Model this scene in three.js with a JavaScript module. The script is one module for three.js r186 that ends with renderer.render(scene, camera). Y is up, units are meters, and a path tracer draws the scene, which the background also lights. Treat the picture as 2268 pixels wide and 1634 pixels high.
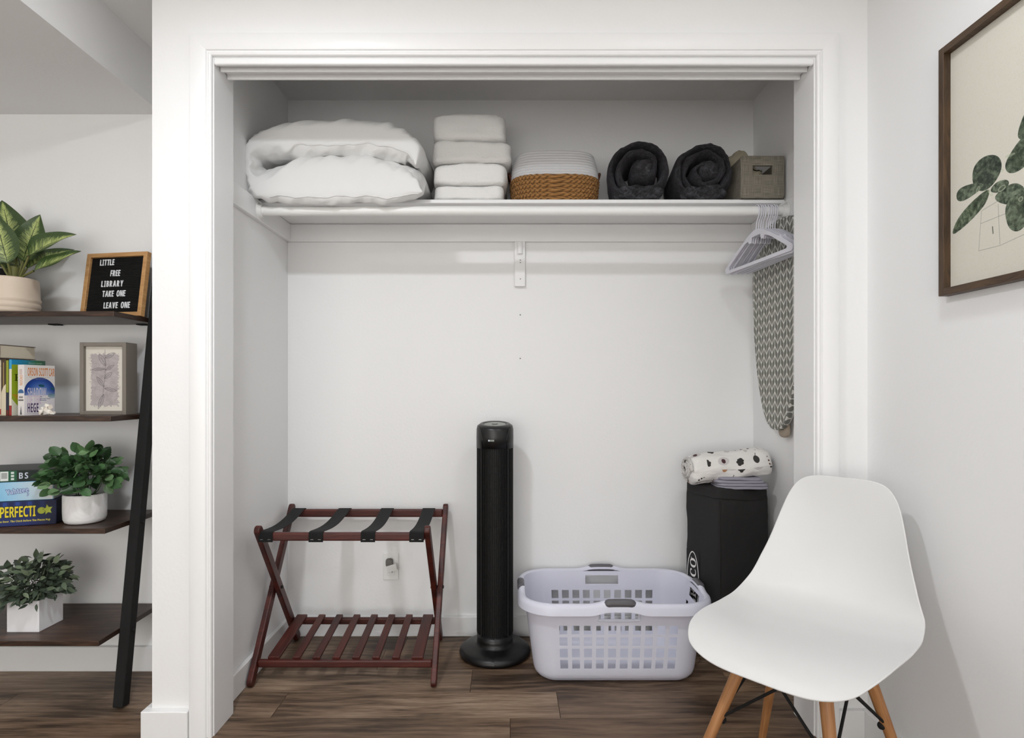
import * as THREE from 'three';
import { RoundedBoxGeometry } from 'three/addons/geometries/RoundedBoxGeometry.js';
import { ImprovedNoise } from 'three/addons/math/ImprovedNoise.js';
import { mergeGeometries, mergeVertices, toCreasedNormals } from 'three/addons/utils/BufferGeometryUtils.js';
import { RectAreaLightUniformsLib } from 'three/addons/lights/RectAreaLightUniformsLib.js';
import { FontLoader } from 'three/addons/loaders/FontLoader.js';
import { TextGeometry } from 'three/addons/geometries/TextGeometry.js';

// ---------------------------------------------------------------- camera, light, exposure
// The eye stands at x 0, height 1.036 m, and looks along -z; distances below are given as d = -z.
const scene = new THREE.Scene();
scene.background = new THREE.Color(0x000000);
const camera = new THREE.PerspectiveCamera(2 * Math.atan(817 / 1311) * 180 / Math.PI, 2268 / 1634, 0.05, 30);
camera.position.set(0, 1.036, 0);
camera.setViewOffset(2268, 1634, 9, -45, 2268, 1634);      // lens shift: verticals stay upright
scene.add(camera);
const renderer = new THREE.WebGLRenderer({ antialias: true });
renderer.toneMapping = THREE.LinearToneMapping;
renderer.toneMappingExposure = 5.05;
renderer.shadowMap.enabled = true;
RectAreaLightUniformsLib.init();
// unseen ceiling lights, front pair lights the closet, rear pair is added fill: [x, d, intensity]
const LAMPS = [[-0.62, 0.86, 50], [0.62, 0.9, 15], [-0.95, -0.9, 10], [0.45, -0.9, 10]];
// added fill light behind the viewer, shaped as a wide shaded window: [x, y, d, width, height, intensity]
const FILL_WINDOW = [-0.85, 1.03, -2.3, 2.4, 1.75, 0.46];
const LAMP_SIZE = 0.15, LAMP_COLOR = 0xf8fbff;

// ---------------------------------------------------------------- helpers
let seed = 7;
const rnd = () => { seed = (seed * 1664525 + 1013904223) >>> 0; return seed / 4294967296; };
const rr = (a, b) => a + (b - a) * rnd();
const noise = new ImprovedNoise();
const nz = (x, y, z = 0) => noise.noise(x, y, z);
const fbm = (x, y, z = 0, o = 4) => { let s = 0, a = 0.5; for (let i = 0; i < o; i++) { s += a * nz(x, y, z); x *= 2.03; y *= 2.03; z *= 2.03; a *= 0.5; } return s; };
const clamp = (x, a, b) => Math.max(a, Math.min(b, x));
const lerp = (a, b, t) => a + (b - a) * t;
const sst = (a, b, x) => { const t = clamp((x - a) / (b - a), 0, 1); return t * t * (3 - 2 * t); };
const used = {};
function numbered(n) { if (used[n] === undefined) { used[n] = 0; return n; } used[n]++; return n + '_' + String(used[n]).padStart(3, '0'); }
const sh = (m) => { m.castShadow = true; m.receiveShadow = true; return m; };
function thing(name, label, category, [x, y, d] = [0, 0, 0], turn = 0, group) {
  const o = new THREE.Group(); o.name = numbered(name); o.position.set(x, y, -d); o.rotation.y = turn;
  o.userData = { label, category }; if (group) o.userData.group = group; scene.add(o); return o;
}
function part(name, geo, mat, parent, label) {
  const m = sh(new THREE.Mesh(geo, mat)); m.name = numbered(name); parent.add(m);
  if (label) m.userData.label = label; return m;
}
function struct(name, geo, mat, label) {
  const m = sh(new THREE.Mesh(geo, mat)); m.name = numbered(name); scene.add(m);
  m.userData = { kind: 'structure' }; if (label) m.userData.label = label; return m;
}
// an axis box from world limits (x0..x1, y0..y1, d0..d1) with uv in metres
function boxUV(g) {
  const p = g.attributes.position, n = g.attributes.normal, uv = new Float32Array(p.count * 2);
  for (let i = 0; i < p.count; i++) {
    const ax = Math.abs(n.getX(i)), ay = Math.abs(n.getY(i)), az = Math.abs(n.getZ(i));
    if (ay > ax && ay > az) { uv[2 * i] = p.getX(i); uv[2 * i + 1] = p.getZ(i); }
    else if (ax > az) { uv[2 * i] = p.getZ(i); uv[2 * i + 1] = p.getY(i); }
    else { uv[2 * i] = p.getX(i); uv[2 * i + 1] = p.getY(i); }
  }
  g.setAttribute('uv', new THREE.BufferAttribute(uv, 2)); return g;
}
function slab(x0, x1, y0, y1, d0, d1, r = 0) {
  const w = x1 - x0, h = y1 - y0, l = d1 - d0;
  const g = r ? new RoundedBoxGeometry(w, h, l, 2, r) : new THREE.BoxGeometry(w, h, l);
  g.translate((x0 + x1) / 2, (y0 + y1) / 2, -(d0 + d1) / 2); return boxUV(g);
}
function rbox(w, h, l, r = 0.003, x = 0, y = 0, z = 0) { const g = new RoundedBoxGeometry(w, h, l, 2, Math.min(r, w / 2.01, h / 2.01, l / 2.01)); g.translate(x, y, z); return boxUV(g); }
// parametric grid; fn(u, v) -> [x, y, z], u, v in 0..1
function grid(nu, nv, fn, uvScale) {
  const pos = [], uv = [], idx = [];
  for (let j = 0; j <= nv; j++) for (let i = 0; i <= nu; i++) {
    const u = i / nu, v = j / nv, p = fn(u, v); pos.push(p[0], p[1], p[2]);
    const q = uvScale ? uvScale(u, v, p) : [u, v]; uv.push(q[0], q[1]);
  }
  for (let j = 0; j < nv; j++) for (let i = 0; i < nu; i++) {
    const a = j * (nu + 1) + i, b = a + 1, c = a + nu + 1, e = c + 1; idx.push(a, b, e, a, e, c);
  }
  const g = new THREE.BufferGeometry();
  g.setAttribute('position', new THREE.Float32BufferAttribute(pos, 3));
  g.setAttribute('uv', new THREE.Float32BufferAttribute(uv, 2)); g.setIndex(idx); g.computeVertexNormals(); return g;
}
// smooth puffy box (superellipsoid), displaced by fn(p) -> offset vector
function puff(w, h, l, n, e, disp) {
  let g = new THREE.BoxGeometry(2, 2, 2, n[0], n[1], n[2]); g.deleteAttribute('normal'); g.deleteAttribute('uv'); g = mergeVertices(g, 1e-4);
  const p = g.attributes.position, uv = new Float32Array(p.count * 2), v = new THREE.Vector3();
  for (let i = 0; i < p.count; i++) {
    v.fromBufferAttribute(p, i);
    const m = Math.max(Math.abs(v.x), Math.abs(v.y), Math.abs(v.z));
    const L = Math.pow(Math.abs(v.x) ** e + Math.abs(v.y) ** e + Math.abs(v.z) ** e, 1 / e);
    v.multiplyScalar(m / L); v.set(v.x * w / 2, v.y * h / 2, v.z * l / 2);
    if (disp) disp(v);
    p.setXYZ(i, v.x, v.y, v.z); uv[2 * i] = v.x + v.z * 0.83; uv[2 * i + 1] = v.y + v.z * 0.55;
  }
  g.setAttribute('uv', new THREE.BufferAttribute(uv, 2)); g.computeVertexNormals(); return g;
}
// swept loop: closed profile (list of [a, b]) carried along frames {o, s, t} (a along s, b along t)
function sweep(profile, frames, closed = false, caps = true, len = 1, around = 0.1) {
  const n = profile.length, pos = [], uv = [], idx = [];
  frames.forEach((f, k) => { for (let i = 0; i <= n; i++) { const q = profile[i % n];
    pos.push(f.o.x + f.s.x * q[0] + f.t.x * q[1], f.o.y + f.s.y * q[0] + f.t.y * q[1], f.o.z + f.s.z * q[0] + f.t.z * q[1]); uv.push(k / (frames.length - 1) * len, i / n * around); } });
  const m = closed ? frames.length : frames.length - 1;
  for (let k = 0; k < m; k++) for (let i = 0; i < n; i++) { const a = k * (n + 1) + i, b = ((k + 1) % frames.length) * (n + 1) + i; idx.push(a, a + 1, b + 1, a, b + 1, b); }
  if (!closed && caps) for (const k of [0, frames.length - 1]) {
    const base = pos.length / 3; let cx = 0, cy = 0, cz = 0;
    for (let i = 0; i < n; i++) { const o = (k * (n + 1) + i) * 3; cx += pos[o]; cy += pos[o + 1]; cz += pos[o + 2]; pos.push(pos[o], pos[o + 1], pos[o + 2]); uv.push(0, i / n * 0.1); }
    pos.push(cx / n, cy / n, cz / n); uv.push(0, 0);
    for (let i = 0; i < n; i++) k ? idx.push(base + i, base + (i + 1) % n, base + n) : idx.push(base + (i + 1) % n, base + i, base + n);
  }
  const g = new THREE.BufferGeometry(); g.setAttribute('position', new THREE.Float32BufferAttribute(pos, 3));
  g.setAttribute('uv', new THREE.Float32BufferAttribute(uv, 2)); g.setIndex(idx); g.computeVertexNormals(); return g;
}
const ring = (r1, r2, n = 12, e = 2) => Array.from({ length: n }, (_, i) => { const t = i / n * 2 * Math.PI, c = Math.cos(t), s = Math.sin(t); return [Math.sign(c) * Math.abs(c) ** (2 / e) * r1, Math.sign(s) * Math.abs(s) ** (2 / e) * r2]; });
const V3 = (x, y, z) => new THREE.Vector3(x, y, z);
function tube(pts, r, seg = 24, rad = 8, closed = false) { return new THREE.TubeGeometry(new THREE.CatmullRomCurve3(pts.map((p) => V3(...p)), closed, 'catmullrom', 0.5), seg, r, rad, closed); }
function rod(a, b, r1, r2 = r1, n = 16) {          // tapered round bar from a to b
  const A = V3(...a), B = V3(...b), L = A.distanceTo(B), g = new THREE.CylinderGeometry(r2, r1, L, n);
  g.translate(0, L / 2, 0); g.applyQuaternion(new THREE.Quaternion().setFromUnitVectors(V3(0, 1, 0), B.sub(A).normalize())); g.translate(A.x, A.y, A.z); return g;
}
function cubic(xs, ys, x) {                          // hermite through points
  let i = 0; while (i < xs.length - 2 && x > xs[i + 1]) i++;
  const m = (k) => k === 0 ? (ys[1] - ys[0]) / (xs[1] - xs[0]) : k === xs.length - 1 ? (ys[k] - ys[k - 1]) / (xs[k] - xs[k - 1]) : (() => { const h0 = xs[k] - xs[k - 1], h1 = xs[k + 1] - xs[k]; return ((ys[k + 1] - ys[k]) / h1 * h0 + (ys[k] - ys[k - 1]) / h0 * h1) / (h0 + h1); })();
  const h = xs[i + 1] - xs[i], t = (x - xs[i]) / h;
  return (2 * t ** 3 - 3 * t * t + 1) * ys[i] + (t ** 3 - 2 * t * t + t) * h * m(i) + (-2 * t ** 3 + 3 * t * t) * ys[i + 1] + (t ** 3 - t * t) * h * m(i + 1);
}
const merge = (a) => mergeGeometries(a.map((g) => { const q = g.index ? g.toNonIndexed() : g; for (const k of Object.keys(q.attributes)) if (!['position', 'normal', 'uv'].includes(k)) q.deleteAttribute(k); return q; }));
const crease = (g, a = 0.6) => { const q = toCreasedNormals(g, a); return q; };

// ---------------------------------------------------------------- textures (surface colour, grain, weave, print only)
function dataTex(w, h, fn, srgb = true, rep) {
  const d = new Uint8Array(w * h * 4);
  for (let y = 0; y < h; y++) for (let x = 0; x < w; x++) { const c = fn(x, y), o = (y * w + x) * 4; d[o] = clamp(c[0], 0, 255); d[o + 1] = clamp(c[1], 0, 255); d[o + 2] = clamp(c[2], 0, 255); d[o + 3] = 255; }
  const t = new THREE.DataTexture(d, w, h); t.magFilter = THREE.LinearFilter; t.minFilter = THREE.LinearFilter; t.wrapS = t.wrapT = THREE.RepeatWrapping;
  if (srgb) t.colorSpace = THREE.SRGBColorSpace; if (rep) t.repeat.set(rep[0], rep[1]); t.needsUpdate = true; return t;
}
function canvasTex(w, h, draw, rep) {
  const c = document.createElement('canvas'); c.width = w; c.height = h; draw(c.getContext('2d'), w, h);
  const t = new THREE.CanvasTexture(c); t.colorSpace = THREE.SRGBColorSpace; t.wrapS = t.wrapT = THREE.RepeatWrapping; if (rep) t.repeat.set(rep[0], rep[1]); return t;
}
const pn = (x, y, w, h, fx, fy, z = 0) => {            // periodic noise on a w x h tile
  const u = x / w, v = y / h, a = nz(u * fx, v * fy, z), b = nz((u - 1) * fx, v * fy, z), c = nz(u * fx, (v - 1) * fy, z), e = nz((u - 1) * fx, (v - 1) * fy, z);
  return lerp(lerp(a, b, u), lerp(c, e, u), v);
};
const grey = (fn) => (x, y) => { const v = 128 + 127 * fn(x, y); return [v, v, v]; };
const T = {};
T.peel = dataTex(256, 256, grey((x, y) => pn(x, y, 256, 256, 40, 40) * 0.6 + pn(x, y, 256, 256, 90, 90, 3) * 0.4), false, [2.2, 2.2]);
T.terry = dataTex(256, 256, grey((x, y) => pn(x, y, 256, 256, 90, 90) * 0.8 + pn(x, y, 256, 256, 20, 20, 5) * 0.4), false, [5, 5]);
T.cloth = dataTex(256, 256, grey((x, y) => Math.sin(x / 256 * Math.PI * 2 * 64) * 0.35 + Math.sin(y / 256 * Math.PI * 2 * 64) * 0.35 + pn(x, y, 256, 256, 60, 60) * 0.4), false, [8, 8]);
T.fuzz = dataTex(256, 256, grey((x, y) => pn(x, y, 256, 256, 110, 110) * 0.6 + pn(x, y, 256, 256, 34, 34, 9) * 0.7), false, [7, 7]);
function woodTex(base, dark, light, w, h, fx, fy, rep, contrast = 1) {
  return dataTex(w, h, (x, y) => {
    const warp = pn(x, y, w, h, 4, 5, 11) * 26;
    const a = pn(x, y + warp, w, h, fx, fy, 1), b = pn(x, y + warp, w, h, fx * 2, fy * 3.4, 4), c = pn(x, y, w, h, 3, 7, 8), e = pn(x, y, w, h, fx * 6, fy * 5, 2);
    let t = (a * 0.9 + b * 0.6 + c * 0.9 + e * 0.35) * contrast;
    const q = t < 0 ? dark : light, k = Math.min(1, Math.abs(t)); return [lerp(base[0], q[0], k), lerp(base[1], q[1], k), lerp(base[2], q[2], k)];
  }, true, rep);
}
T.oak = woodTex([124, 102, 83], [64, 49, 37], [166, 143, 121], 1024, 1024, 5, 48, [0.9, 1.0], 1.5);
T.cherry = woodTex([74, 26, 18], [38, 13, 10], [106, 46, 32], 512, 512, 4, 40, [1.6, 3.0], 0.9);
T.walnut = woodTex([60, 41, 30], [26, 17, 12], [98, 70, 52], 512, 512, 4, 26, [1.3, 1.6], 1.45);
T.beech = woodTex([172, 120, 75], [134, 88, 52], [194, 146, 98], 256, 256, 20, 3, [1, 1], 0.8);
T.frameWood = woodTex([74, 54, 35], [44, 31, 20], [100, 76, 51], 256, 256, 5, 30, [3, 6], 1.1);
T.pine = woodTex([196, 150, 98], [160, 112, 66], [216, 176, 124], 256, 256, 4, 24, [3, 6], 0.8);

// ---------------------------------------------------------------- materials
const std = (color, roughness = 0.6, o = {}) => new THREE.MeshStandardMaterial({ color, roughness, ...o });
const phys = (color, roughness = 0.6, o = {}) => new THREE.MeshPhysicalMaterial({ color, roughness, ...o });
const M = {};
M.wall = std(0xf3f3f3, 0.62, { bumpMap: T.peel, bumpScale: 0.0006 });
M.ceil = std(0xf2f2f2, 0.85, { bumpMap: T.peel, bumpScale: 0.0006 });
M.trim = std(0xf3f3f3, 0.38);
M.shelfPaint = std(0xf3f3f3, 0.42);
M.planks = [0xffffff, 0xe6e0da, 0xd2cac2, 0xf4ece2, 0xdcd8d4].map((c) => std(c, 0.5, { map: T.oak, bumpMap: T.oak, bumpScale: 0.0004 }));
M.sub = std(0x3a2e25, 0.9);
M.white = std(0xf2f2f0, 0.4);
M.linen = std(0xeaeae9, 0.85, { bumpMap: T.cloth, bumpScale: 0.0003 });
M.terry = std(0xeeedeb, 0.95, { bumpMap: T.terry, bumpScale: 0.0022 });
M.rope = std(0xf3f3f4, 0.9, { bumpMap: T.terry, bumpScale: 0.0016 });
M.black = std(0x060606, 0.7);
M.blackGloss = phys(0x060607, 0.42, { clearcoat: 0.15, clearcoatRoughness: 0.3 });
M.blackPaint = std(0x070708, 0.8);
M.cherry = std(0xffffff, 0.46, { map: T.cherry });
M.walnut = std(0xffffff, 0.42, { map: T.walnut });
M.beech = std(0xffffff, 0.5, { map: T.beech });
M.strap = std(0x0a0a0b, 0.85, { bumpMap: T.cloth, bumpScale: 0.0006 });
M.steel = std(0xb8b8b8, 0.3, { metalness: 1 });

// ---------------------------------------------------------------- the room
const CEIL = 2.255, DF = 1.77, DB = 2.497;               // ceiling height, face of the closet wall, closet back wall
{
  const f = struct('floor', slab(-2.7, 1.2, -0.12, -0.0085, -2.3, 2.6), M.sub, 'brown wood-look plank floor');
  const bases = [0.007, 0.166, -0.13, 0.43, -0.42], W = 0.161, L = 0.915;
  const geos = {};
  for (let k = -24; k < 5; k++) {
    const d0 = 1.705 + k * W, d1 = d0 + W, x0 = -2.7, x1 = 1.2;
    let x = bases[((k % 5) + 5) % 5] + (k < 0 ? rr(-0.3, 0.3) : 0); while (x > x0) x -= L;
    for (; x < x1; x += L) {
      let a = Math.max(x, x0), b = Math.min(x + L, x1);
      if (k > 2 && b < -1.0) continue;                      // behind the alcove's wall
      if (b - a < 0.03) continue;
      const g = slab(a + 0.0006, b - 0.0006, -0.0085, 0, d0 + 0.0006, d1 - 0.0006, 0.0008);
      const uv = g.attributes.uv, ou = rnd() * 3, ov = rnd() * 3;
      for (let i = 0; i < uv.count; i++) uv.setXY(i, uv.getX(i) + ou, uv.getY(i) + ov);
      part('plank', g, M.planks[Math.floor(rnd() * 5)], f);
    }
  }
}
{ // closet wall: one leaf with the door opening cut out
  const s = new THREE.Shape([[-1.064, 0], [-0.896, 0], [-0.896, 2.042], [0.932, 2.042], [0.932, 0], [1.075, 0], [1.075, CEIL], [-1.064, CEIL]].map((p) => new THREE.Vector2(...p)));
  const g = new THREE.ExtrudeGeometry(s, { depth: 0.125, bevelEnabled: false }); g.translate(0, 0, -DF - 0.125);
  struct('wall_front', g, M.wall, 'white wall around the wide closet opening');
}
struct('wall_partition', slab(-1.064, -0.928, 0, CEIL, 1.895, 2.6), M.wall);
struct('wall_back', slab(-0.928, 1.2, 0, CEIL, DB, 2.6), M.wall, 'white back wall inside the closet');
struct('wall_closet_right', slab(1.035, 1.2, 0, CEIL, 1.895, DB), M.wall);
struct('wall_right', slab(1.075, 1.2, 0, CEIL, -2.3, 1.895), M.wall, 'white right wall carrying the framed picture');
struct('wall_alcove', slab(-2.7, -1.064, 0, CEIL, 2.19, 2.3), M.wall, 'white alcove wall behind the ladder shelf');
struct('wall_left', slab(-2.8, -2.7, 0, CEIL, -2.3, 2.3), M.wall);
{ // rear wall with an added window and glowing shade as fill light
  const [wx, wy, wd, ww, wh, I] = FILL_WINDOW, x0 = wx - ww / 2, x1 = wx + ww / 2, y0 = wy - wh / 2, y1 = wy + wh / 2;
  const s = new THREE.Shape([[-2.8, 0], [1.2, 0], [1.2, CEIL], [-2.8, CEIL]].map((p) => new THREE.Vector2(...p)));
  s.holes.push(new THREE.Path([[x0, y0], [x0, y1], [x1, y1], [x1, y0]].map((p) => new THREE.Vector2(...p))));
  const g = new THREE.ExtrudeGeometry(s, { depth: 0.1, bevelEnabled: false }); g.translate(0, 0, -wd); struct('wall_rear', g, M.wall);
  const w = struct('added_window_1', merge([slab(x0, x0 + 0.05, y0, y1, wd - 0.09, wd - 0.04, 0.004), slab(x1 - 0.05, x1, y0, y1, wd - 0.09, wd - 0.04, 0.004), slab(x0 + 0.05, x1 - 0.05, y0, y0 + 0.05, wd - 0.09, wd - 0.04, 0.004), slab(x0 + 0.05, x1 - 0.05, y1 - 0.05, y1, wd - 0.09, wd - 0.04, 0.004), slab(wx - 0.025, wx + 0.025, y0 + 0.05, y1 - 0.05, wd - 0.09, wd - 0.04, 0.004)]), M.trim, 'added wide white window behind the viewer, out of view');
  for (const q of [0, 1]) part('pane', slab(q ? wx + 0.025 : x0 + 0.05, q ? x1 - 0.05 : wx - 0.025, y0 + 0.05, y1 - 0.05, wd - 0.068, wd - 0.062), phys(0xffffff, 0.02, { transmission: 1, thickness: 0 }), w);
  const t = thing('added_shade', 'added glowing white shade over the rear window, filling the room with light', 'added window shade', [wx, y0, wd - 0.02]);
  part('fill_glow_cloth', rbox(ww - 0.02, wh - 0.05, 0.001, 0.0004, 0, wh / 2 - 0.02, 0), phys(0xffffff, 0.95, { transmission: 0.5, emissive: 0xfffdf8, emissiveIntensity: I * 0.8 }), t, 'added glowing cloth that gives fill light');
  const r = new THREE.CylinderGeometry(0.018, 0.018, ww - 0.02, 20); r.rotateZ(Math.PI / 2); r.translate(0, wh - 0.022, 0); part('roller', r, M.white, t);
  part('hem_bar', rbox(ww - 0.02, 0.022, 0.008, 0.003, 0, 0.012, 0), M.white, t);
  const l = new THREE.RectAreaLight(0xfffdf8, I, ww - 0.04, wh - 0.08); l.position.set(0, wh / 2 - 0.02, -0.012); t.add(l);  // added fill light shining from the shade into the room
}
struct('ceiling', slab(-2.8, 1.2, CEIL, 2.36, -2.4, 2.6), M.ceil);
struct('ceiling_soffit', slab(-2.7, -1.275, 2.053, CEIL, -2.3, 2.19), M.ceil, 'lowered boxed soffit above the ladder shelf');

// baseboards
const BB = 0.083;
function board(name, x0, x1, d0, d1, h = BB) { return struct(name, slab(x0, x1, 0, h, d0, d1, 0.003), M.trim); }
board('baseboard_front', -1.086, -0.948, DF - 0.022, DF);
board('baseboard_partition', -1.086, -1.064, DF, 2.172);
board('baseboard_alcove', -2.7, -1.064, 2.172, 2.19, 0.09);
board('baseboard_closet_left', -0.928, -0.911, 1.9, DB);
board('baseboard_closet_back', -0.911, 1.018, DB - 0.017, DB);
board('baseboard_closet_right', 1.018, 1.035, 1.9, DB - 0.017);
board('baseboard_pier', 0.984, 1.058, DF - 0.017, DF);
board('baseboard_right', 1.058, 1.075, -2.3, DF);

// casing: a moulded profile mitred at the two upper corners
{
  const xl = -0.881, xr = 0.918, yt = 2.028;
  const prof = [[0, -0.001], [0, 0.0095], [0.002, 0.0125], [0.006, 0.014], [0.010, 0.0125], [0.012, 0.0095], [0.0145, 0.0095], [0.0165, 0.0145], [0.022, 0.0165], [0.040, 0.0185], [0.058, 0.0185], [0.064, 0.0165], [0.066, 0.013], [0.066, -0.001]];
  const node = (k, w) => [[xl - w, 0], [xl - w, yt + w], [xr + w, yt + w], [xr + w, 0]][k];
  const seg = (a, b) => {
    const pos = [], uv = [];
    for (let i = 0; i < prof.length - 1; i++) {
      const [w0, t0] = prof[i], [w1, t1] = prof[i + 1], A = node(a, w0), B = node(a, w1), C = node(b, w1), D = node(b, w0);
      const q = [[A, t0], [B, t1], [C, t1], [A, t0], [C, t1], [D, t0]];
      for (const [p, t] of q.reverse()) { pos.push(p[0], p[1], -DF + t); uv.push(p[0], p[1]); }
    }
    const g = new THREE.BufferGeometry(); g.setAttribute('position', new THREE.Float32BufferAttribute(pos, 3)); g.setAttribute('uv', new THREE.Float32BufferAttribute(uv, 2)); g.computeVertexNormals();
    return toCreasedNormals(g, 0.5);
  };
  struct('trim_1', seg(0, 1), M.trim, 'white moulded casing up the left side of the closet');
  struct('trim_2', seg(1, 2), M.trim, 'white moulded casing across the top of the closet');
  struct('trim_3', seg(2, 3), M.trim, 'white moulded casing up the right side of the closet');
  struct('trim_4', slab(-0.896, -0.878, 0, 2.024, DF - 0.001, 1.893, 0.001), M.trim, 'white left jamb of the closet');
  struct('trim_5', slab(0.914, 0.932, 0, 2.024, DF - 0.001, 1.893, 0.001), M.trim, 'white right jamb of the closet');
  struct('trim_6', slab(-0.896, 0.932, 2.024, 2.042, DF - 0.001, 1.893, 0.001), M.trim);
  struct('trim_7', slab(-0.877, 0.913, 2.003, 2.0238, DF - 0.008, DF + 0.008, 0.0065), M.trim, 'rounded white stop under the closet head');
  const track = struct('trim_8', slab(-0.876, 0.912, 2.016, 2.0238, 1.782, 1.856, 0.001), M.trim, 'white sliding door track under the closet head');
  for (const d of [1.802, 1.846]) part('track_rail', slab(-0.876, 0.912, 2.0025, 2.017, d, d + 0.006, 0.0015), M.trim, track);
}

// ---------------------------------------------------------------- ceiling lights, all out of view
LAMPS.forEach(([x, d, I], i) => {
  const t = thing('unseen_ceiling_light', ['unseen ceiling light placed to light the closet from the left', 'unseen ceiling light placed to light the closet from the right', 'added fill ceiling light on the left behind the viewer', 'added fill ceiling light on the right behind the viewer'][i], 'ceiling light', [x, CEIL, d]);
  const r = LAMP_SIZE / 2;
  part('trim_ring', new THREE.LatheGeometry([[r - 0.002, -0.002], [r, -0.008], [r + 0.012, -0.007], [r + 0.018, -0.001], [r + 0.018, 0]].map((p) => new THREE.Vector2(...p)), 40), M.white, t);
  const g = new THREE.CylinderGeometry(r, r, 0.003, 40); g.translate(0, -0.003, 0);
  part('diffuser', g, std(0xffffff, 0.6, { emissive: LAMP_COLOR, emissiveIntensity: 1.5 }), t, 'glowing round diffuser of an unseen ceiling light');
  const l = new THREE.RectAreaLight(LAMP_COLOR, I, LAMP_SIZE * 0.886, LAMP_SIZE * 0.886); l.position.set(0, -0.012, 0); l.rotation.x = -Math.PI / 2; t.add(l);
});

// ---------------------------------------------------------------- closet shelf and pole
{
  const s = thing('closet_shelf', 'long white painted shelf spanning the closet above the pole', 'shelf', [0, 1.729, 2.35]);
  part('shelf_board', rbox(1.958, 0.015, 0.291, 0.004, 0.0535, 0.0075, 0).translate(0, 0, -0.0005), M.shelfPaint, s);
  const cl = (x, w, d0, d1) => rbox(w, 0.073, d1 - d0, 0.002, x, -0.0375, -((d0 + d1) / 2 - 2.35));
  part('cleat', cl(0.0535, 1.958, 2.479, 2.4965), M.shelfPaint, s);
  part('cleat', cl(-0.919, 0.0175, 1.93, 2.479), M.shelfPaint, s);
  part('cleat', cl(1.026, 0.0175, 1.93, 2.479), M.shelfPaint, s);
  const r = thing('closet_rod', 'round white hanging pole running under the shelf front', 'rod', [0, 1.688, 2.165]);
  part('pole', rod([-0.908, 0, 0], [1.015, 0, 0], 0.0175, 0.0175, 28), M.white, r);
  for (const [x, q] of [[-0.9095, 1], [1.0165, -1]]) {
    const g = new THREE.LatheGeometry([[0.0176, 0.014], [0.023, 0.014], [0.025, 0.002], [0.034, 0], [0.034, -0.0005], [0, -0.0005]].map((p) => new THREE.Vector2(...p)), 28);
    g.rotateZ(-q * Math.PI / 2); g.translate(x, 0, 0); part('end_socket', g, M.white, r);
  }
}
{ // wooden block on the back wall where the pole's middle support was
  const b = thing('support_block', 'small white wooden support block on the back wall below the cleat', 'bracket', [0.05, 1.465, DB]);
  part('block', rbox(0.044, 0.188, 0.017, 0.0025, 0, 0.096, 0.0095), M.shelfPaint, b);
  const cup = new THREE.CylinderGeometry(0.0125, 0.0125, 0.05, 20, 1, false); cup.translate(0, 0.162, 0.017); part('cup', cup, M.shelfPaint, b);
  for (const y of [0.112, 0.102, 0.033]) { const g = new THREE.CylinderGeometry(0.0022, 0.0022, 0.002, 10); g.rotateX(Math.PI / 2); g.translate(0.002, y, 0.0182); part('screw', g, std(0x6a6862, 0.5), b); }
}
for (const [y, lab] of [[1.166, 'small dark nail head in the middle of the back wall'], [1.35, 'small dark nail head just under the wall block']]) {
  const t = thing('nail', lab, 'nail', [0.052, y, DB]); const g = new THREE.CylinderGeometry(0.0026, 0.003, 0.003, 10); g.rotateX(Math.PI / 2); part('nail_head', g, std(0x77746e, 0.6), t);
}

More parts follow.
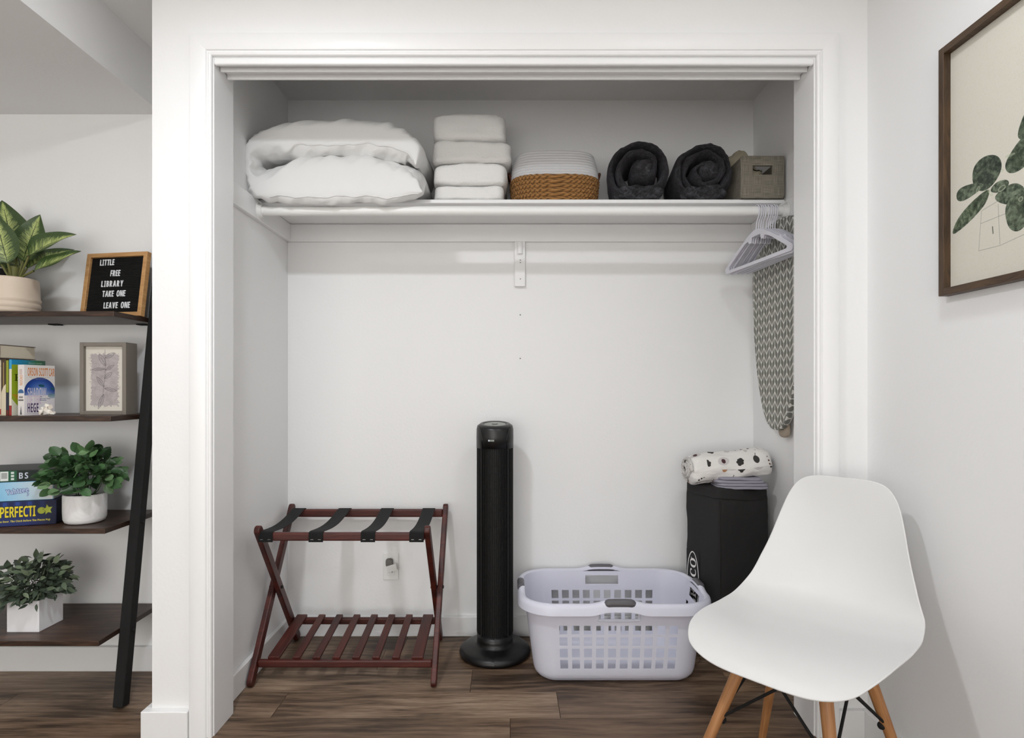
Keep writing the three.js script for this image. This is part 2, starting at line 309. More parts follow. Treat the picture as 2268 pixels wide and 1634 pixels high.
// ---------------------------------------------------------------- things on the closet shelf
const ST = 1.7445;                                           // top of the shelf
{ // folded duvet: a thick sheet folded once, the fold at its left
  const t = thing('duvet', 'thick white duvet folded in two at the left end of the shelf', 'duvet', [-0.62, ST, 2.29]);
  const cx = [], cy = [], th = [];
  // centre line of the sheet: lower layer right end -> left fold -> upper layer -> drooping right end
  const C = [[0.318, 0.050], [0.265, 0.062], [0.10, 0.076], [-0.10, 0.072], [-0.22, 0.062], [-0.282, 0.070], [-0.306, 0.112], [-0.285, 0.160], [-0.22, 0.184], [-0.10, 0.196], [0.08, 0.199], [0.20, 0.186], [0.276, 0.152], [0.294, 0.108]];
  const H = [0.018, 0.05, 0.070, 0.068, 0.052, 0.034, 0.024, 0.036, 0.056, 0.069, 0.072, 0.066, 0.05, 0.018];
  const S = C.map((_, i) => i / (C.length - 1)), CX = C.map((c) => c[0]), CY = C.map((c) => c[1]);
  const NU = 240, NV = 140, hb = 0.198;
  const skin = (u0, v) => {
    const u = 0.35 * u0 + 0.65 * (0.5 - 0.5 * Math.cos(Math.PI * u0)), s = clamp(u, 0.0001, 0.9999), e = 1e-3;
    const x = cubic(S, CX, s), y = cubic(S, CY, s), dx = cubic(S, CX, Math.min(1, s + e)) - cubic(S, CX, Math.max(0, s - e)), dy = cubic(S, CY, Math.min(1, s + e)) - cubic(S, CY, Math.max(0, s - e));
    const l = Math.hypot(dx, dy) || 1, nx = -dy / l, ny = dx / l;
    const cap = Math.pow(clamp(1 - Math.pow(Math.abs(2 * u - 1), 16), 0, 1), 0.5);
    const h = cubic(S, H, s) * (0.004 + 0.996 * cap);
    const a = v * 2 * Math.PI, c = Math.cos(a), q = Math.sin(a);
    // cross-section: pillow with a seam line at the front edge
    const k = Math.sign(q) * Math.pow(Math.abs(q), 0.52), z = Math.sign(c) * Math.pow(Math.abs(c), 0.55);
    let px = x + nx * h * k, py = y + ny * h * k, pz = z * hb * (0.97 + 0.03 * cap);
    const front = sst(0.6, 1, z);
    const wr = fbm(px * 7 + py * 4, py * 8, pz * 9 + 2) * 0.015 + nz(px * 13 + py * 16 - pz * 4, pz * 3 + py * 7, 12) * 0.008 * (0.3 + 0.7 * front) + nz(px * 24 - py * 34, py * 9 + pz * 6, 4) * 0.011 * (0.35 + front) - Math.pow(1 - Math.min(1, Math.abs(nz(px * 9 - pz * 8, py * 14 + px * 5, 9)) * 4.5), 2) * 0.003;
    const wk = wr * (0.04 + 0.96 * cap * cap); const fold = sst(-0.2, -0.31, px) * (nz(py * 60, pz * 9, 1) * 0.016 + nz(py * 120, pz * 14 + px * 40, 6) * 0.007);
    px += nx * wk * k - fold * cap; py += ny * wk * k;
    const over = sst(0.09, 0.175, pz); if (py < 0.15) py -= over * 0.062 * sst(0.16, 0.03, py);
    if (pz < 0.09) py = Math.max(py, 0.002);
    return [px, py, pz];
  };
  part('duvet_body', grid(NU, NV, skin, (u, v, p) => [p[0] + p[2], p[1] + p[2] * 0.5]), M.linen, t);
  const seam = (a, b, v) => tube(Array.from({ length: 40 }, (_, i) => skin(lerp(a, b, i / 39), v)), 0.0021, 120, 6);
  part('seam', seam(0.05, 0.36, 0.05), M.linen, t);
  part('seam', seam(0.63, 0.95, 0.95), M.linen, t);
}
{ // four folded towels
  const spec = [[-0.147, 0.266, 0.058, 0.0, 'white folded bath towel at the bottom of the towel stack'], [-0.143, 0.279, 0.083, 0.4, 'white folded bath towel second from the bottom of the stack'], [-0.138, 0.302, 0.082, 0.8, 'greyish white towel sticking out to the right in the stack'], [-0.145, 0.279, 0.106, 1.3, 'thick fluffy white towel on top of the towel stack']];
  let y = ST;
  spec.forEach(([x, w, h, s, lab], i) => {
    const t = thing('bath_towel', lab, 'towel', [x, y, 2.345], 0, 'white folded towels on the closet shelf');
    const tilt = [0, 0, -0.035, 0][i];
    const g = puff(w, h * 1.04, 0.262, [56, 26, 44], 7, (v) => {
      const k = fbm(v.x * 9 + s * 7, v.y * 16, v.z * 9 + s) * 0.02;
      v.y += k * 0.7 + (i === 3 ? sst(0.02, -0.1, v.z) * 0.016 * (v.y > 0 ? 1 : 0) : 0) + tilt * v.x * (v.y > 0 ? 1 : 0.4); v.x += nz(v.y * 24, v.z * 11, s * 5) * 0.006 + (i === 2 ? sst(0.1, 0.15, v.x) * nz(v.y * 40, 2, 2) * 0.01 : 0);
      v.z += nz(v.x * 12, v.y * 26, s) * 0.005;
      const fr = Math.exp(-(((v.y + h * 0.5) / (h * 0.1)) ** 2)); v.z -= 0.006 * fr * (v.z > 0 ? 1 : 0);
      v.y = Math.max(-h / 2 + 0.0012, v.y);
    }); g.translate(0, h / 2, 0);
    part('folded_towel', g, M.terry, t);
    y += h;
  });
}
{ // coiled basket: jute below, white rope above
  const t = thing('rope_basket', 'round-cornered basket with white rope upper half and braided jute lower half', 'basket', [0.182, ST, 2.345]);
  T.braid = dataTex(256, 128, (x, y) => { const st = Math.floor(y / 64), ph = ((x + (st % 2 ? 1 : -1) * (y % 64) * 1.0) / 128 % 1 + 1) % 1, k = 1 - Math.pow(Math.abs(ph * 2 - 1), 2.2), f = pn(x, y, 256, 128, 60, 24, 3) * 26 + pn(x, y, 256, 128, 14, 12, 8) * 26; return [92 + 84 * k + f, 64 + 64 * k + f * 0.8, 34 + 40 * k + f * 0.55]; });
  const jute = std(0xffffff, 0.9, { map: T.braid, bumpMap: T.braid, bumpScale: 0.004 });
  const loop = (a, b, y, r1, r2, wob = 0) => {
    const N = 216, fr = [];
    for (let i = 0; i < N; i++) { const q = i / N * 2 * Math.PI, c = Math.cos(q), s = Math.sin(q), p = [Math.sign(c) * Math.abs(c) ** 0.62 * a, Math.sign(s) * Math.abs(s) ** 0.62 * b];
      const tx = -Math.sign(s || 1) * Math.abs(s) ** 0.7 * a, tz = Math.sign(c || 1) * Math.abs(c) ** 0.7 * b, l = Math.hypot(tx, tz);
      const k = 1 + wob * Math.sin(i * Math.PI / 3 + y * 190); fr.push({ o: V3(p[0], y + wob * 0.002 * Math.sin(i * 1.3), p[1]), s: V3(tz / l * k, 0, -tx / l * k), t: V3(0, k, 0) }); }
    fr.push(fr[0]); return sweep(ring(r1, r2, 10), fr, false, false, 26, 2);
  };
  let y = 0.0085;
  for (let i = 0; i < 6; i++) { const k = i / 5; part('jute_coil', loop(0.158 + 0.007 * k - (i === 0 ? 0.004 : 0), 0.118 + 0.006 * k, y, 0.0105, 0.0092, 0.13), jute, t); y += 0.0163; }
  y -= 0.003;
  for (let i = 0; i < 9; i++) { const k = i / 8; part('rope_coil', loop(0.1655 - 0.016 * k * k, 0.124 - 0.012 * k * k, y, 0.0062, 0.0058), M.rope, t); y += 0.0103; }
  // liner: the basket wall behind the coils
  part('basket_wall', grid(96, 8, (u, v) => { const q = -u * 2 * Math.PI, c = Math.cos(q), s = Math.sin(q), k = v; const a = 0.156 + 0.004 * k - 0.008 * k * k * k, b = 0.116 + 0.004 * k - 0.006 * k * k * k; return [Math.sign(c) * Math.abs(c) ** 0.62 * a, 0.004 + v * 0.178, Math.sign(s) * Math.abs(s) ** 0.62 * b]; }), M.rope, t);
  const bs = new THREE.CylinderGeometry(0.9, 0.9, 0.006, 48); bs.scale(0.17, 1, 0.125); bs.translate(0, 0.004, 0); part('basket_bottom', bs, jute, t);
  const leather = std(0x5b2f1c, 0.55);
  for (const q of [-1, 1]) part('handle', tube([[q * 0.166, 0.10, -0.035], [q * 0.174, 0.125, -0.03], [q * 0.18, 0.142, 0], [q * 0.174, 0.125, 0.03], [q * 0.166, 0.10, 0.035]], 0.006, 24, 8), leather, t, 'dark brown leather handle');
  const c = thing('folded_cloth', 'white cloth peeking over the rim of the rope basket', 'cloth', [0.245, ST + 0.15, 2.36]);
  part('cloth_fold', puff(0.12, 0.07, 0.12, [20, 12, 20], 3, (v) => { v.y += fbm(v.x * 22, v.y * 20, v.z * 22) * 0.014; }).translate(0, 0.025, 0), M.linen, c);
}
{ // two rolled blankets
  const tex = dataTex(256, 256, (x, y) => { const k = pn(x, y, 256, 256, 9, 9, 3) * 0.9 + pn(x, y, 256, 256, 26, 26, 6) * 0.7 + pn(x, y, 256, 256, 80, 80, 7) * 0.5; const b = 50 + 48 * k; return [b, b * 0.985, b * 1.05]; }, true, [5, 5]);
  const mat = phys(0xffffff, 0.95, { map: tex, bumpMap: T.fuzz, bumpScale: 0.003, sheen: 0.5, sheenColor: new THREE.Color(0x8a8896), sheenRoughness: 0.5 });
  const make = (name, lab, x, R, turns, sd, squash, yaw) => { let start;
    const t = thing(name, lab, 'blanket', [x, ST, 2.352], yaw, 'rolled dark blankets on the closet shelf');
    const NS = 260, NC = 44, half = 0.122, thk = 0.0165; start = -Math.PI / 2 - 0.25 - turns * 2 * Math.PI;
    // a thick sheet wound in a spiral; cross-section = thin stadium along the roll's axis
    const g = grid(NS, NC, (u, v) => {
      const a = start + u * turns * 2 * Math.PI, r = 0.014 + (R - 0.026) * Math.pow(u, 0.55);
      const q = v * 2 * Math.PI, c = Math.cos(q), s = Math.sin(q);
      const cap = Math.min(1, Math.sqrt(clamp(Math.min(u, 1 - u) * 60, 0, 1)));
      const zc = Math.sign(c) * Math.abs(c) ** 0.35 * (half + 0.012 * nz(a * 1.1, sd, 2) + 0.02 * (1 - u) * (c > 0 ? 1 : 0.2)), rc = s * thk * (0.8 + 0.5 * nz(a * 2, zc * 12, sd)) * cap;
      let rad = r + rc + nz(a * 1.3, zc * 7, sd + 5) * 0.010 * (0.4 + 0.6 * u) * sst(1, 0.85, u) + (c > 0.8 ? nz(a * 3.1, sd, 8) * 0.006 : 0);
      let X = Math.cos(a) * rad, Y = Math.sin(a) * rad * squash;
      Y = Math.max(Y, -R * squash + 0.004 + 0.002 * s + 0.004 * (1 - u));
      if (Y < -R * 0.55) X *= 1.0 + 0.06 * sst(-R * 0.55, -R * 0.9, Y);
      return [X, Y + R * squash - 0.002, zc + nz(X * 26, Y * 26, sd) * 0.014 * (c > 0 ? 1 : 0) + nz(X * 70, Y * 70, sd) * 0.006];
    }, (u, v, p) => [u * 2.2, v * 0.6]);
    part('blanket_roll', g, mat, t);
    const core = puff(0.1, 0.098, 0.238, [18, 18, 8], 2.4, (v) => { const k = fbm(v.x * 34, v.y * 34, sd) ; v.z += (v.z > 0 ? 1 : -0.3) * (0.022 + k * 0.028); v.x += nz(v.y * 30, v.z * 10, sd) * 0.006; }); core.translate(0.012, R * squash, 0.006);
    part('blanket_core', core, mat, t);
    const lip = puff(R * 1.45, 0.058, 0.05, [30, 10, 10], 2.6, (v) => { v.y += nz(v.x * 26, v.z * 18, sd) * 0.012 - 0.5 * v.x * v.x; v.z += nz(v.x * 30, v.y * 30, sd + 3) * 0.012; v.y = Math.max(v.y, -0.03); }); lip.translate(-0.006, 0.034, 0.106);
    part('blanket_fold', lip, mat, t);
  };
  make('rolled_blanket', 'charcoal plush blanket rolled up beside the rope basket', 0.518, 0.127, 2.1, 2, 0.965, -0.17);
  make('rolled_blanket', 'charcoal plush blanket rolled up beside the grey bin', 0.755, 0.118, 2.4, 13, 0.99, -0.09);
}
{ // woven fabric bin with a hand hole
  const t = thing('storage_bin', 'small grey woven storage bin with a rectangular hand hole', 'bin', [0.944, ST, 2.33]);
  const weave = dataTex(256, 256, (x, y) => { const k = (Math.sin(x / 256 * 2 * Math.PI * 32) * Math.sin(y / 256 * 2 * Math.PI * 32) > 0 ? 12 : -14) + pn(x, y, 256, 256, 3, 60) * 34 + pn(x, y, 256, 256, 60, 3, 5) * 34; return [130 + k, 124 + k, 112 + k]; }, true, [8, 8]);
  const mat = std(0xffffff, 0.9, { map: weave, bumpMap: weave, bumpScale: 0.0015 });
  const w = 0.158, h = 0.153, l = 0.27, th = 0.007;
  const s = new THREE.Shape(); const rc = 0.012;
  s.moveTo(-w / 2 + rc, 0); s.lineTo(w / 2 - rc, 0); s.quadraticCurveTo(w / 2, 0, w / 2, rc); s.lineTo(w / 2, h - 0.004); s.quadraticCurveTo(w / 2, h, w / 2 - 0.004, h); s.lineTo(-w / 2 + 0.004, h); s.quadraticCurveTo(-w / 2, h, -w / 2, h - 0.004); s.lineTo(-w / 2, rc); s.quadraticCurveTo(-w / 2, 0, -w / 2 + rc, 0);
  const hole = new THREE.Path([[-0.038, 0.083], [0.038, 0.083], [0.038, 0.122], [-0.038, 0.122]].map((p) => new THREE.Vector2(...p))); s.holes.push(hole);
  const f = new THREE.ExtrudeGeometry(s, { depth: th, bevelEnabled: true, bevelSize: 0.002, bevelThickness: 0.002, bevelSegments: 2 }); f.translate(0, 0.002, l / 2 - th);
  part('front_panel', f, mat, t);
  part('back_panel', rbox(w, h, th, 0.003, 0, h / 2, -l / 2 + th / 2), mat, t);
  for (const q of [-1, 1]) part('side_panel', rbox(th, h, l - 0.004, 0.003, q * (w / 2 - th / 2 + 0.001), h / 2 + 0.001, 0), mat, t);
  part('bin_bottom', rbox(w - 0.01, 0.006, l - 0.01, 0.002, 0, 0.005, 0), mat, t);
  const edge = mat;
  part('hole_binding', merge([rbox(0.08, 0.004, 0.011, 0.001, 0, 0.0845, l / 2 - 0.003), rbox(0.08, 0.004, 0.011, 0.001, 0, 0.1225, l / 2 - 0.003), rbox(0.004, 0.042, 0.011, 0.001, -0.039, 0.1035, l / 2 - 0.003), rbox(0.004, 0.042, 0.011, 0.001, 0.039, 0.1035, l / 2 - 0.003)]), edge, t);
  const c = thing('linen_cloth', 'beige cloth bundled inside the grey woven bin', 'cloth', [0.93, ST + 0.012, 2.33]);
  part('cloth_bundle', puff(0.128, 0.2, 0.2, [24, 24, 24], 2.6, (v) => { v.y += fbm(v.x * 18, v.y * 12, v.z * 18) * 0.04 - (v.y > 0 ? sst(0, 0.12, v.z) * 0.085 + sst(-0.01, 0.06, v.x) * 0.05 : 0); v.z += nz(v.x * 26, v.y * 26, 3) * 0.008; v.y = Math.max(v.y, -0.085); }).translate(-0.004, 0.122, -0.02), std(0xb9b09a, 0.9, { bumpMap: T.cloth, bumpScale: 0.0008 }), c);
}
{ // nine hangers on the pole's right end
  const plastic = std(0xdad9e2, 0.34);
  const s = new THREE.Shape();
  s.moveTo(-0.205, -0.118); s.quadraticCurveTo(-0.216, -0.112, -0.212, -0.098); s.lineTo(-0.150, -0.060); s.lineTo(-0.146, -0.052); s.lineTo(-0.138, -0.053); s.lineTo(-0.06, -0.012); s.quadraticCurveTo(-0.02, 0.006, 0, 0.006); s.quadraticCurveTo(0.02, 0.006, 0.06, -0.012); s.lineTo(0.138, -0.053); s.lineTo(0.146, -0.052); s.lineTo(0.150, -0.060); s.lineTo(0.212, -0.098); s.quadraticCurveTo(0.216, -0.112, 0.205, -0.118); s.lineTo(-0.205, -0.118);
  const h = new THREE.Path(); h.moveTo(-0.178, -0.106); h.lineTo(0.178, -0.109); h.quadraticCurveTo(0.195, -0.104, 0.186, -0.094); h.lineTo(0.115, -0.054); h.quadraticCurveTo(0.075, -0.028, 0.05, -0.026); h.lineTo(0.045, -0.036); h.lineTo(0.034, -0.036); h.lineTo(0.028, -0.016); h.lineTo(-0.028, -0.016); h.lineTo(-0.034, -0.036); h.lineTo(-0.045, -0.036); h.lineTo(-0.05, -0.026); h.quadraticCurveTo(-0.075, -0.028, -0.115, -0.054); h.lineTo(-0.18, -0.092); h.quadraticCurveTo(-0.192, -0.100, -0.178, -0.106);
  s.holes.push(h);
  const body = new THREE.ExtrudeGeometry(s, { depth: 0.003, bevelEnabled: true, bevelSize: 0.0012, bevelThickness: 0.0012, bevelSegments: 2, curveSegments: 8 }); body.translate(0, 0, -0.0015); body.rotateY(Math.PI / 2);
  const R = 0.0215, top = 0.0735;                              // pole centre above the neck
  const pts = [[0, 0, 0], [0, 0.03, 0.003], [0, 0.05, 0.016]];
  for (let i = 0; i <= 10; i++) { const a = (-25 + i * 21) * Math.PI / 180; pts.push([0, top + R * Math.sin(a), R * Math.cos(a)]); }
  const hook = tube(pts, 0.0023, 48, 8);
  const lip = new THREE.BoxGeometry(0.0052, 0.0034, 0.34); lip.translate(0, -0.113, 0);
  const proto = thing('clothes_hanger', '', 'hanger', [0, 1.6145, 2.165]);
  const bm = part('hanger_frame', body, plastic, proto); part('hook', hook, plastic, proto); part('bottom_bar', lip, plastic, proto);
  const names = ['nearest the wall block, with its whole triangle in view', 'second', 'third', 'fourth', 'fifth', 'sixth', 'seventh', 'eighth', 'closest to the ironing board'];
  const ords = ['first white plastic hanger of the bunch, its whole triangle in view', 'second white plastic hanger counting along the pole to the right', 'third white plastic hanger counting along the pole to the right', 'fourth white plastic hanger counting along the pole to the right', 'fifth white plastic hanger counting along the pole to the right', 'sixth white plastic hanger counting along the pole to the right', 'seventh white plastic hanger counting along the pole to the right', 'eighth white plastic hanger counting along the pole to the right', 'last white plastic hanger of the bunch, closest to the ironing board'];
  const xs = [0.908, 0.916, 0.9245, 0.932, 0.944, 0.952, 0.960, 0.968, 0.976], ys = [9, 8.4, 8.6, 7.4, 7.0, 6.2, 6.0, 5.2, 4.6];
  xs.forEach((x, i) => {
    const o = i ? proto.clone() : proto; if (i) { o.name = numbered('clothes_hanger'); scene.add(o); }
    o.position.x = x; o.rotation.y = ys[i] * Math.PI / 180; o.rotation.x = [0, 0.03, -0.02, 0.02, 0, 0.025, -0.015, 0.02, 0][i];
    o.userData = { label: ords[i], category: 'hanger', group: 'white plastic hangers on the closet pole' };
  });
}
{ // ironing board hanging against the right closet wall
  const t = thing('ironing_board', 'ironing board with grey and white chevron cover hanging on the wall', 'ironing board', [1.006, 0.885, 2.2]);
  const chev = canvasTex(128, 128, (c, w, h) => { c.fillStyle = '#deddd6'; c.fillRect(0, 0, w, h); c.fillStyle = '#7a7a72';
    for (const dy of [-128, 0, 128]) { c.beginPath(); c.moveTo(6, dy); c.lineTo(60, dy + 88); c.lineTo(60, dy + 188); c.lineTo(6, dy + 100); c.closePath(); c.fill(); c.beginPath(); c.moveTo(122, dy); c.lineTo(68, dy + 88); c.lineTo(68, dy + 188); c.lineTo(122, dy + 100); c.closePath(); c.fill(); } }, [1 / 0.047, 1 / 0.034]);
  const cover = std(0xffffff, 0.85, { map: chev });
  const outline = (k, y0) => { const s = new THREE.Shape(); const P = [[-0.0, 0], [0.035, 0.004], [0.075, 0.03], [0.11, 0.085], [0.14, 0.16], [0.165, 0.25], [0.185, 0.37], [0.196, 0.5], [0.196, 0.62], [0.18, 0.7], [0.13, 0.745], [0.05, 0.762], [0, 0.764]];
    const L = P.map(([x, y]) => new THREE.Vector2(x * k, y0 + y)), Q = P.slice(1, -1).reverse().map(([x, y]) => new THREE.Vector2(-x * k, y0 + y));
    const cv = new THREE.CatmullRomCurve3([...L, ...Q].map((p) => V3(p.x, p.y, 0)), true, 'centripetal'); s.setFromPoints(cv.getPoints(90).slice(0, -1).map((p) => new THREE.Vector2(p.x, p.y))); return s; };
  const g = new THREE.ExtrudeGeometry(outline(1, 0.006), { depth: 0.009, bevelEnabled: true, bevelSize: 0.006, bevelThickness: 0.005, bevelSegments: 3 }); g.rotateY(-Math.PI / 2); part('cover', g, cover, t, 'grey and white chevron cotton cover');
  const b = new THREE.ExtrudeGeometry(outline(0.97, 0.01), { depth: 0.006, bevelEnabled: true, bevelSize: 0.002, bevelThickness: 0.002, bevelSegments: 1 }); b.rotateY(-Math.PI / 2); b.translate(0.0125, 0, 0); part('board', b, std(0xc9c6c0, 0.6), t);
  part('nose_pad', puff(0.02, 0.06, 0.075, [8, 14, 14], 3).translate(0.011, 0.004, 0.022), std(0xa89b8a, 0.7), t, 'beige pad under the pointed end');
  part('wall_hook', merge([rbox(0.006, 0.06, 0.03, 0.002, 0.025, 0.7, 0), rbox(0.02, 0.008, 0.02, 0.002, 0.018, 0.72, 0)]), M.steel, t);
}

// ---------------------------------------------------------------- things on the closet floor
{ // luggage rack: two crossed frames, straps on top, slatted shelf below
  const t = thing('luggage_rack', 'folding cherry wood luggage rack with black straps and a slatted shelf', 'luggage rack', [-0.58, 0, 2.25]);
  const P = (x, y, d) => [x + 0.58, y, -(d - 2.25)];
  const bar = (a, b, w, th, r = 0.004) => {                // flat rounded bar in the y-d plane, thickness along x
    const A = V3(...a), B = V3(...b), L = A.distanceTo(B), s = new THREE.Shape(), q = w / 2;
    s.moveTo(-q, 0); s.lineTo(-q, L); s.absarc(0, L, q, Math.PI, 0, true); s.lineTo(q, 0); s.absarc(0, 0, q, 0, Math.PI, true);
    const g = new THREE.ExtrudeGeometry(s, { depth: th - 2 * r, bevelEnabled: true, bevelSize: r, bevelThickness: r, bevelSegments: 3, bevelOffset: -r, curveSegments: 10 }); g.translate(0, 0, -th / 2 + r);
    g.rotateY(Math.PI / 2); const dir = B.clone().sub(A).normalize(); g.applyQuaternion(new THREE.Quaternion().setFromUnitVectors(V3(0, 1, 0), dir)); g.translate(A.x, A.y, A.z);
    const uv = g.attributes.uv; for (let i = 0; i < uv.count; i++) uv.setXY(i, uv.getY(i), uv.getX(i)); return g;
  };
  // outer pair A: front foot -> back top; inner pair B: back foot -> front top
  for (const x of [-0.895, -0.258]) part('leg', bar(P(x, 0.018, 2.062), P(x, 0.545, 2.452), 0.034, 0.02), M.cherry, t);
  for (const x of [-0.872, -0.281]) part('leg', bar(P(x, 0.018, 2.445), P(x, 0.543, 2.068), 0.034, 0.02), M.cherry, t);
  for (const x of [-0.8835, -0.2695]) { const g = new THREE.CylinderGeometry(0.006, 0.006, 0.05, 14); g.rotateZ(Math.PI / 2); const p = P(x, 0.283, 2.257); g.translate(...p); part('pivot_bolt', g, M.black, t); }
  const rail = (x0, x1, y, d, h, w, nm) => { const g = rbox(x1 - x0, h, w, 0.006); const p = P((x0 + x1) / 2, y, d); g.translate(...p); return part(nm, g, M.cherry, t); };
  rail(-0.862, -0.291, 0.522, 2.070, 0.029, 0.02, 'top_rail');
  rail(-0.885, -0.268, 0.527, 2.438, 0.032, 0.02, 'top_rail');
  rail(-0.885, -0.268, 0.066, 2.098, 0.026, 0.02, 'lower_rail');
  rail(-0.862, -0.291, 0.104, 2.386, 0.026, 0.02, 'lower_rail');
  const slat = (x, w) => { const a = P(x, 0.083, 2.105), b = P(x, 0.1205, 2.392); const g = rbox(w, 0.011, Math.hypot(a[2] - b[2], b[1] - a[1]) + 0.01, 0.003); g.rotateX(Math.atan2(b[1] - a[1], a[2] - b[2])); g.translate(x + 0.58, (a[1] + b[1]) / 2, (a[2] + b[2]) / 2); const uv = g.attributes.uv; for (let i = 0; i < uv.count; i++) uv.setXY(i, uv.getY(i), uv.getX(i) + x); part('slat', g, M.cherry, t); };
  slat(-0.832, 0.042); slat(-0.322, 0.042); for (let i = 0; i < 6; i++) slat(-0.751 + i * 0.0705, 0.027);
  [[-0.843, -0.86], [-0.668, -0.672], [-0.487, -0.497], [-0.318, -0.326]].forEach(([x0, x1]) => {
    // webbing: down the front face, over the front rail, across with a slight sag, over and down the back rail
    const path = [[0.505, 2.0575], [0.522, 2.0575], [0.5365, 2.0585], [0.539, 2.066], [0.5385, 2.08]];
    for (let i = 1; i < 10; i++) { const k = i / 10; path.push([0.5385 + 0.006 * k - 0.016 * Math.sin(Math.PI * k), 2.08 + 0.348 * k]); }
    path.push([0.5445, 2.43], [0.545, 2.443], [0.543, 2.4505], [0.527, 2.4512], [0.51, 2.451]);
    const fr = path.map(([y, d], i) => { const a = path[Math.max(0, i - 1)], b = path[Math.min(path.length - 1, i + 1)], l = Math.hypot(b[0] - a[0], b[1] - a[1]); const k = clamp((d - 2.06) / 0.38, 0, 1); return { o: V3(...P(lerp(x0, x1, k), y, d)), s: V3(1, 0, 0), t: V3(0, (b[1] - a[1]) / l, (b[0] - a[0]) / l) }; });
    const st = part('strap', sweep([[-0.025, -0.001], [0.025, -0.001], [0.025, 0.001], [-0.025, 0.001]], fr), M.strap, t, 'black webbing strap');
    for (const q of [-0.013, 0.013]) { const g = rbox(0.01, 0.0016, 0.002, 0.0005); const p = P(x0 + q, 0.514, 2.0558); g.translate(...p); part('staple', g, M.steel, st); }
  });
}
{ // wall outlet with a plugged-in adaptor and its tag
  const t = thing('wall_outlet', 'white wall outlet low on the closet back wall behind the luggage rack', 'outlet', [-0.493, 0.29, DB]);
  part('cover_plate', rbox(0.066, 0.112, 0.006, 0.002, 0, 0, 0.0032), M.white, t);
  part('socket', merge([0.02, -0.022].map((y) => rbox(0.034, 0.029, 0.003, 0.001, 0, y, 0.0068))), M.white, t);
  const slots = []; for (const y of [-0.022]) for (const x of [-0.006, 0.006]) slots.push(rbox(0.0025, 0.009, 0.001, 0.0004, x, y + 0.002, 0.0086)); part('slots', merge(slots), M.black, t);
  const p = thing('plug_adaptor', 'small grey plug with a white tag in the wall outlet', 'plug', [-0.496, 0.3, DB - 0.009]);
  part('plug_body', puff(0.03, 0.034, 0.022, [10, 10, 8], 4).translate(0, 0.011, 0.011), std(0x6d6a66, 0.6), p);
  const tag = rbox(0.042, 0.028, 0.0012, 0.0005); tag.rotateZ(0.2); tag.rotateY(0.35); tag.translate(0.013, -0.007, 0.03); part('paper_tag', tag, M.white, p, 'white paper tag');
}
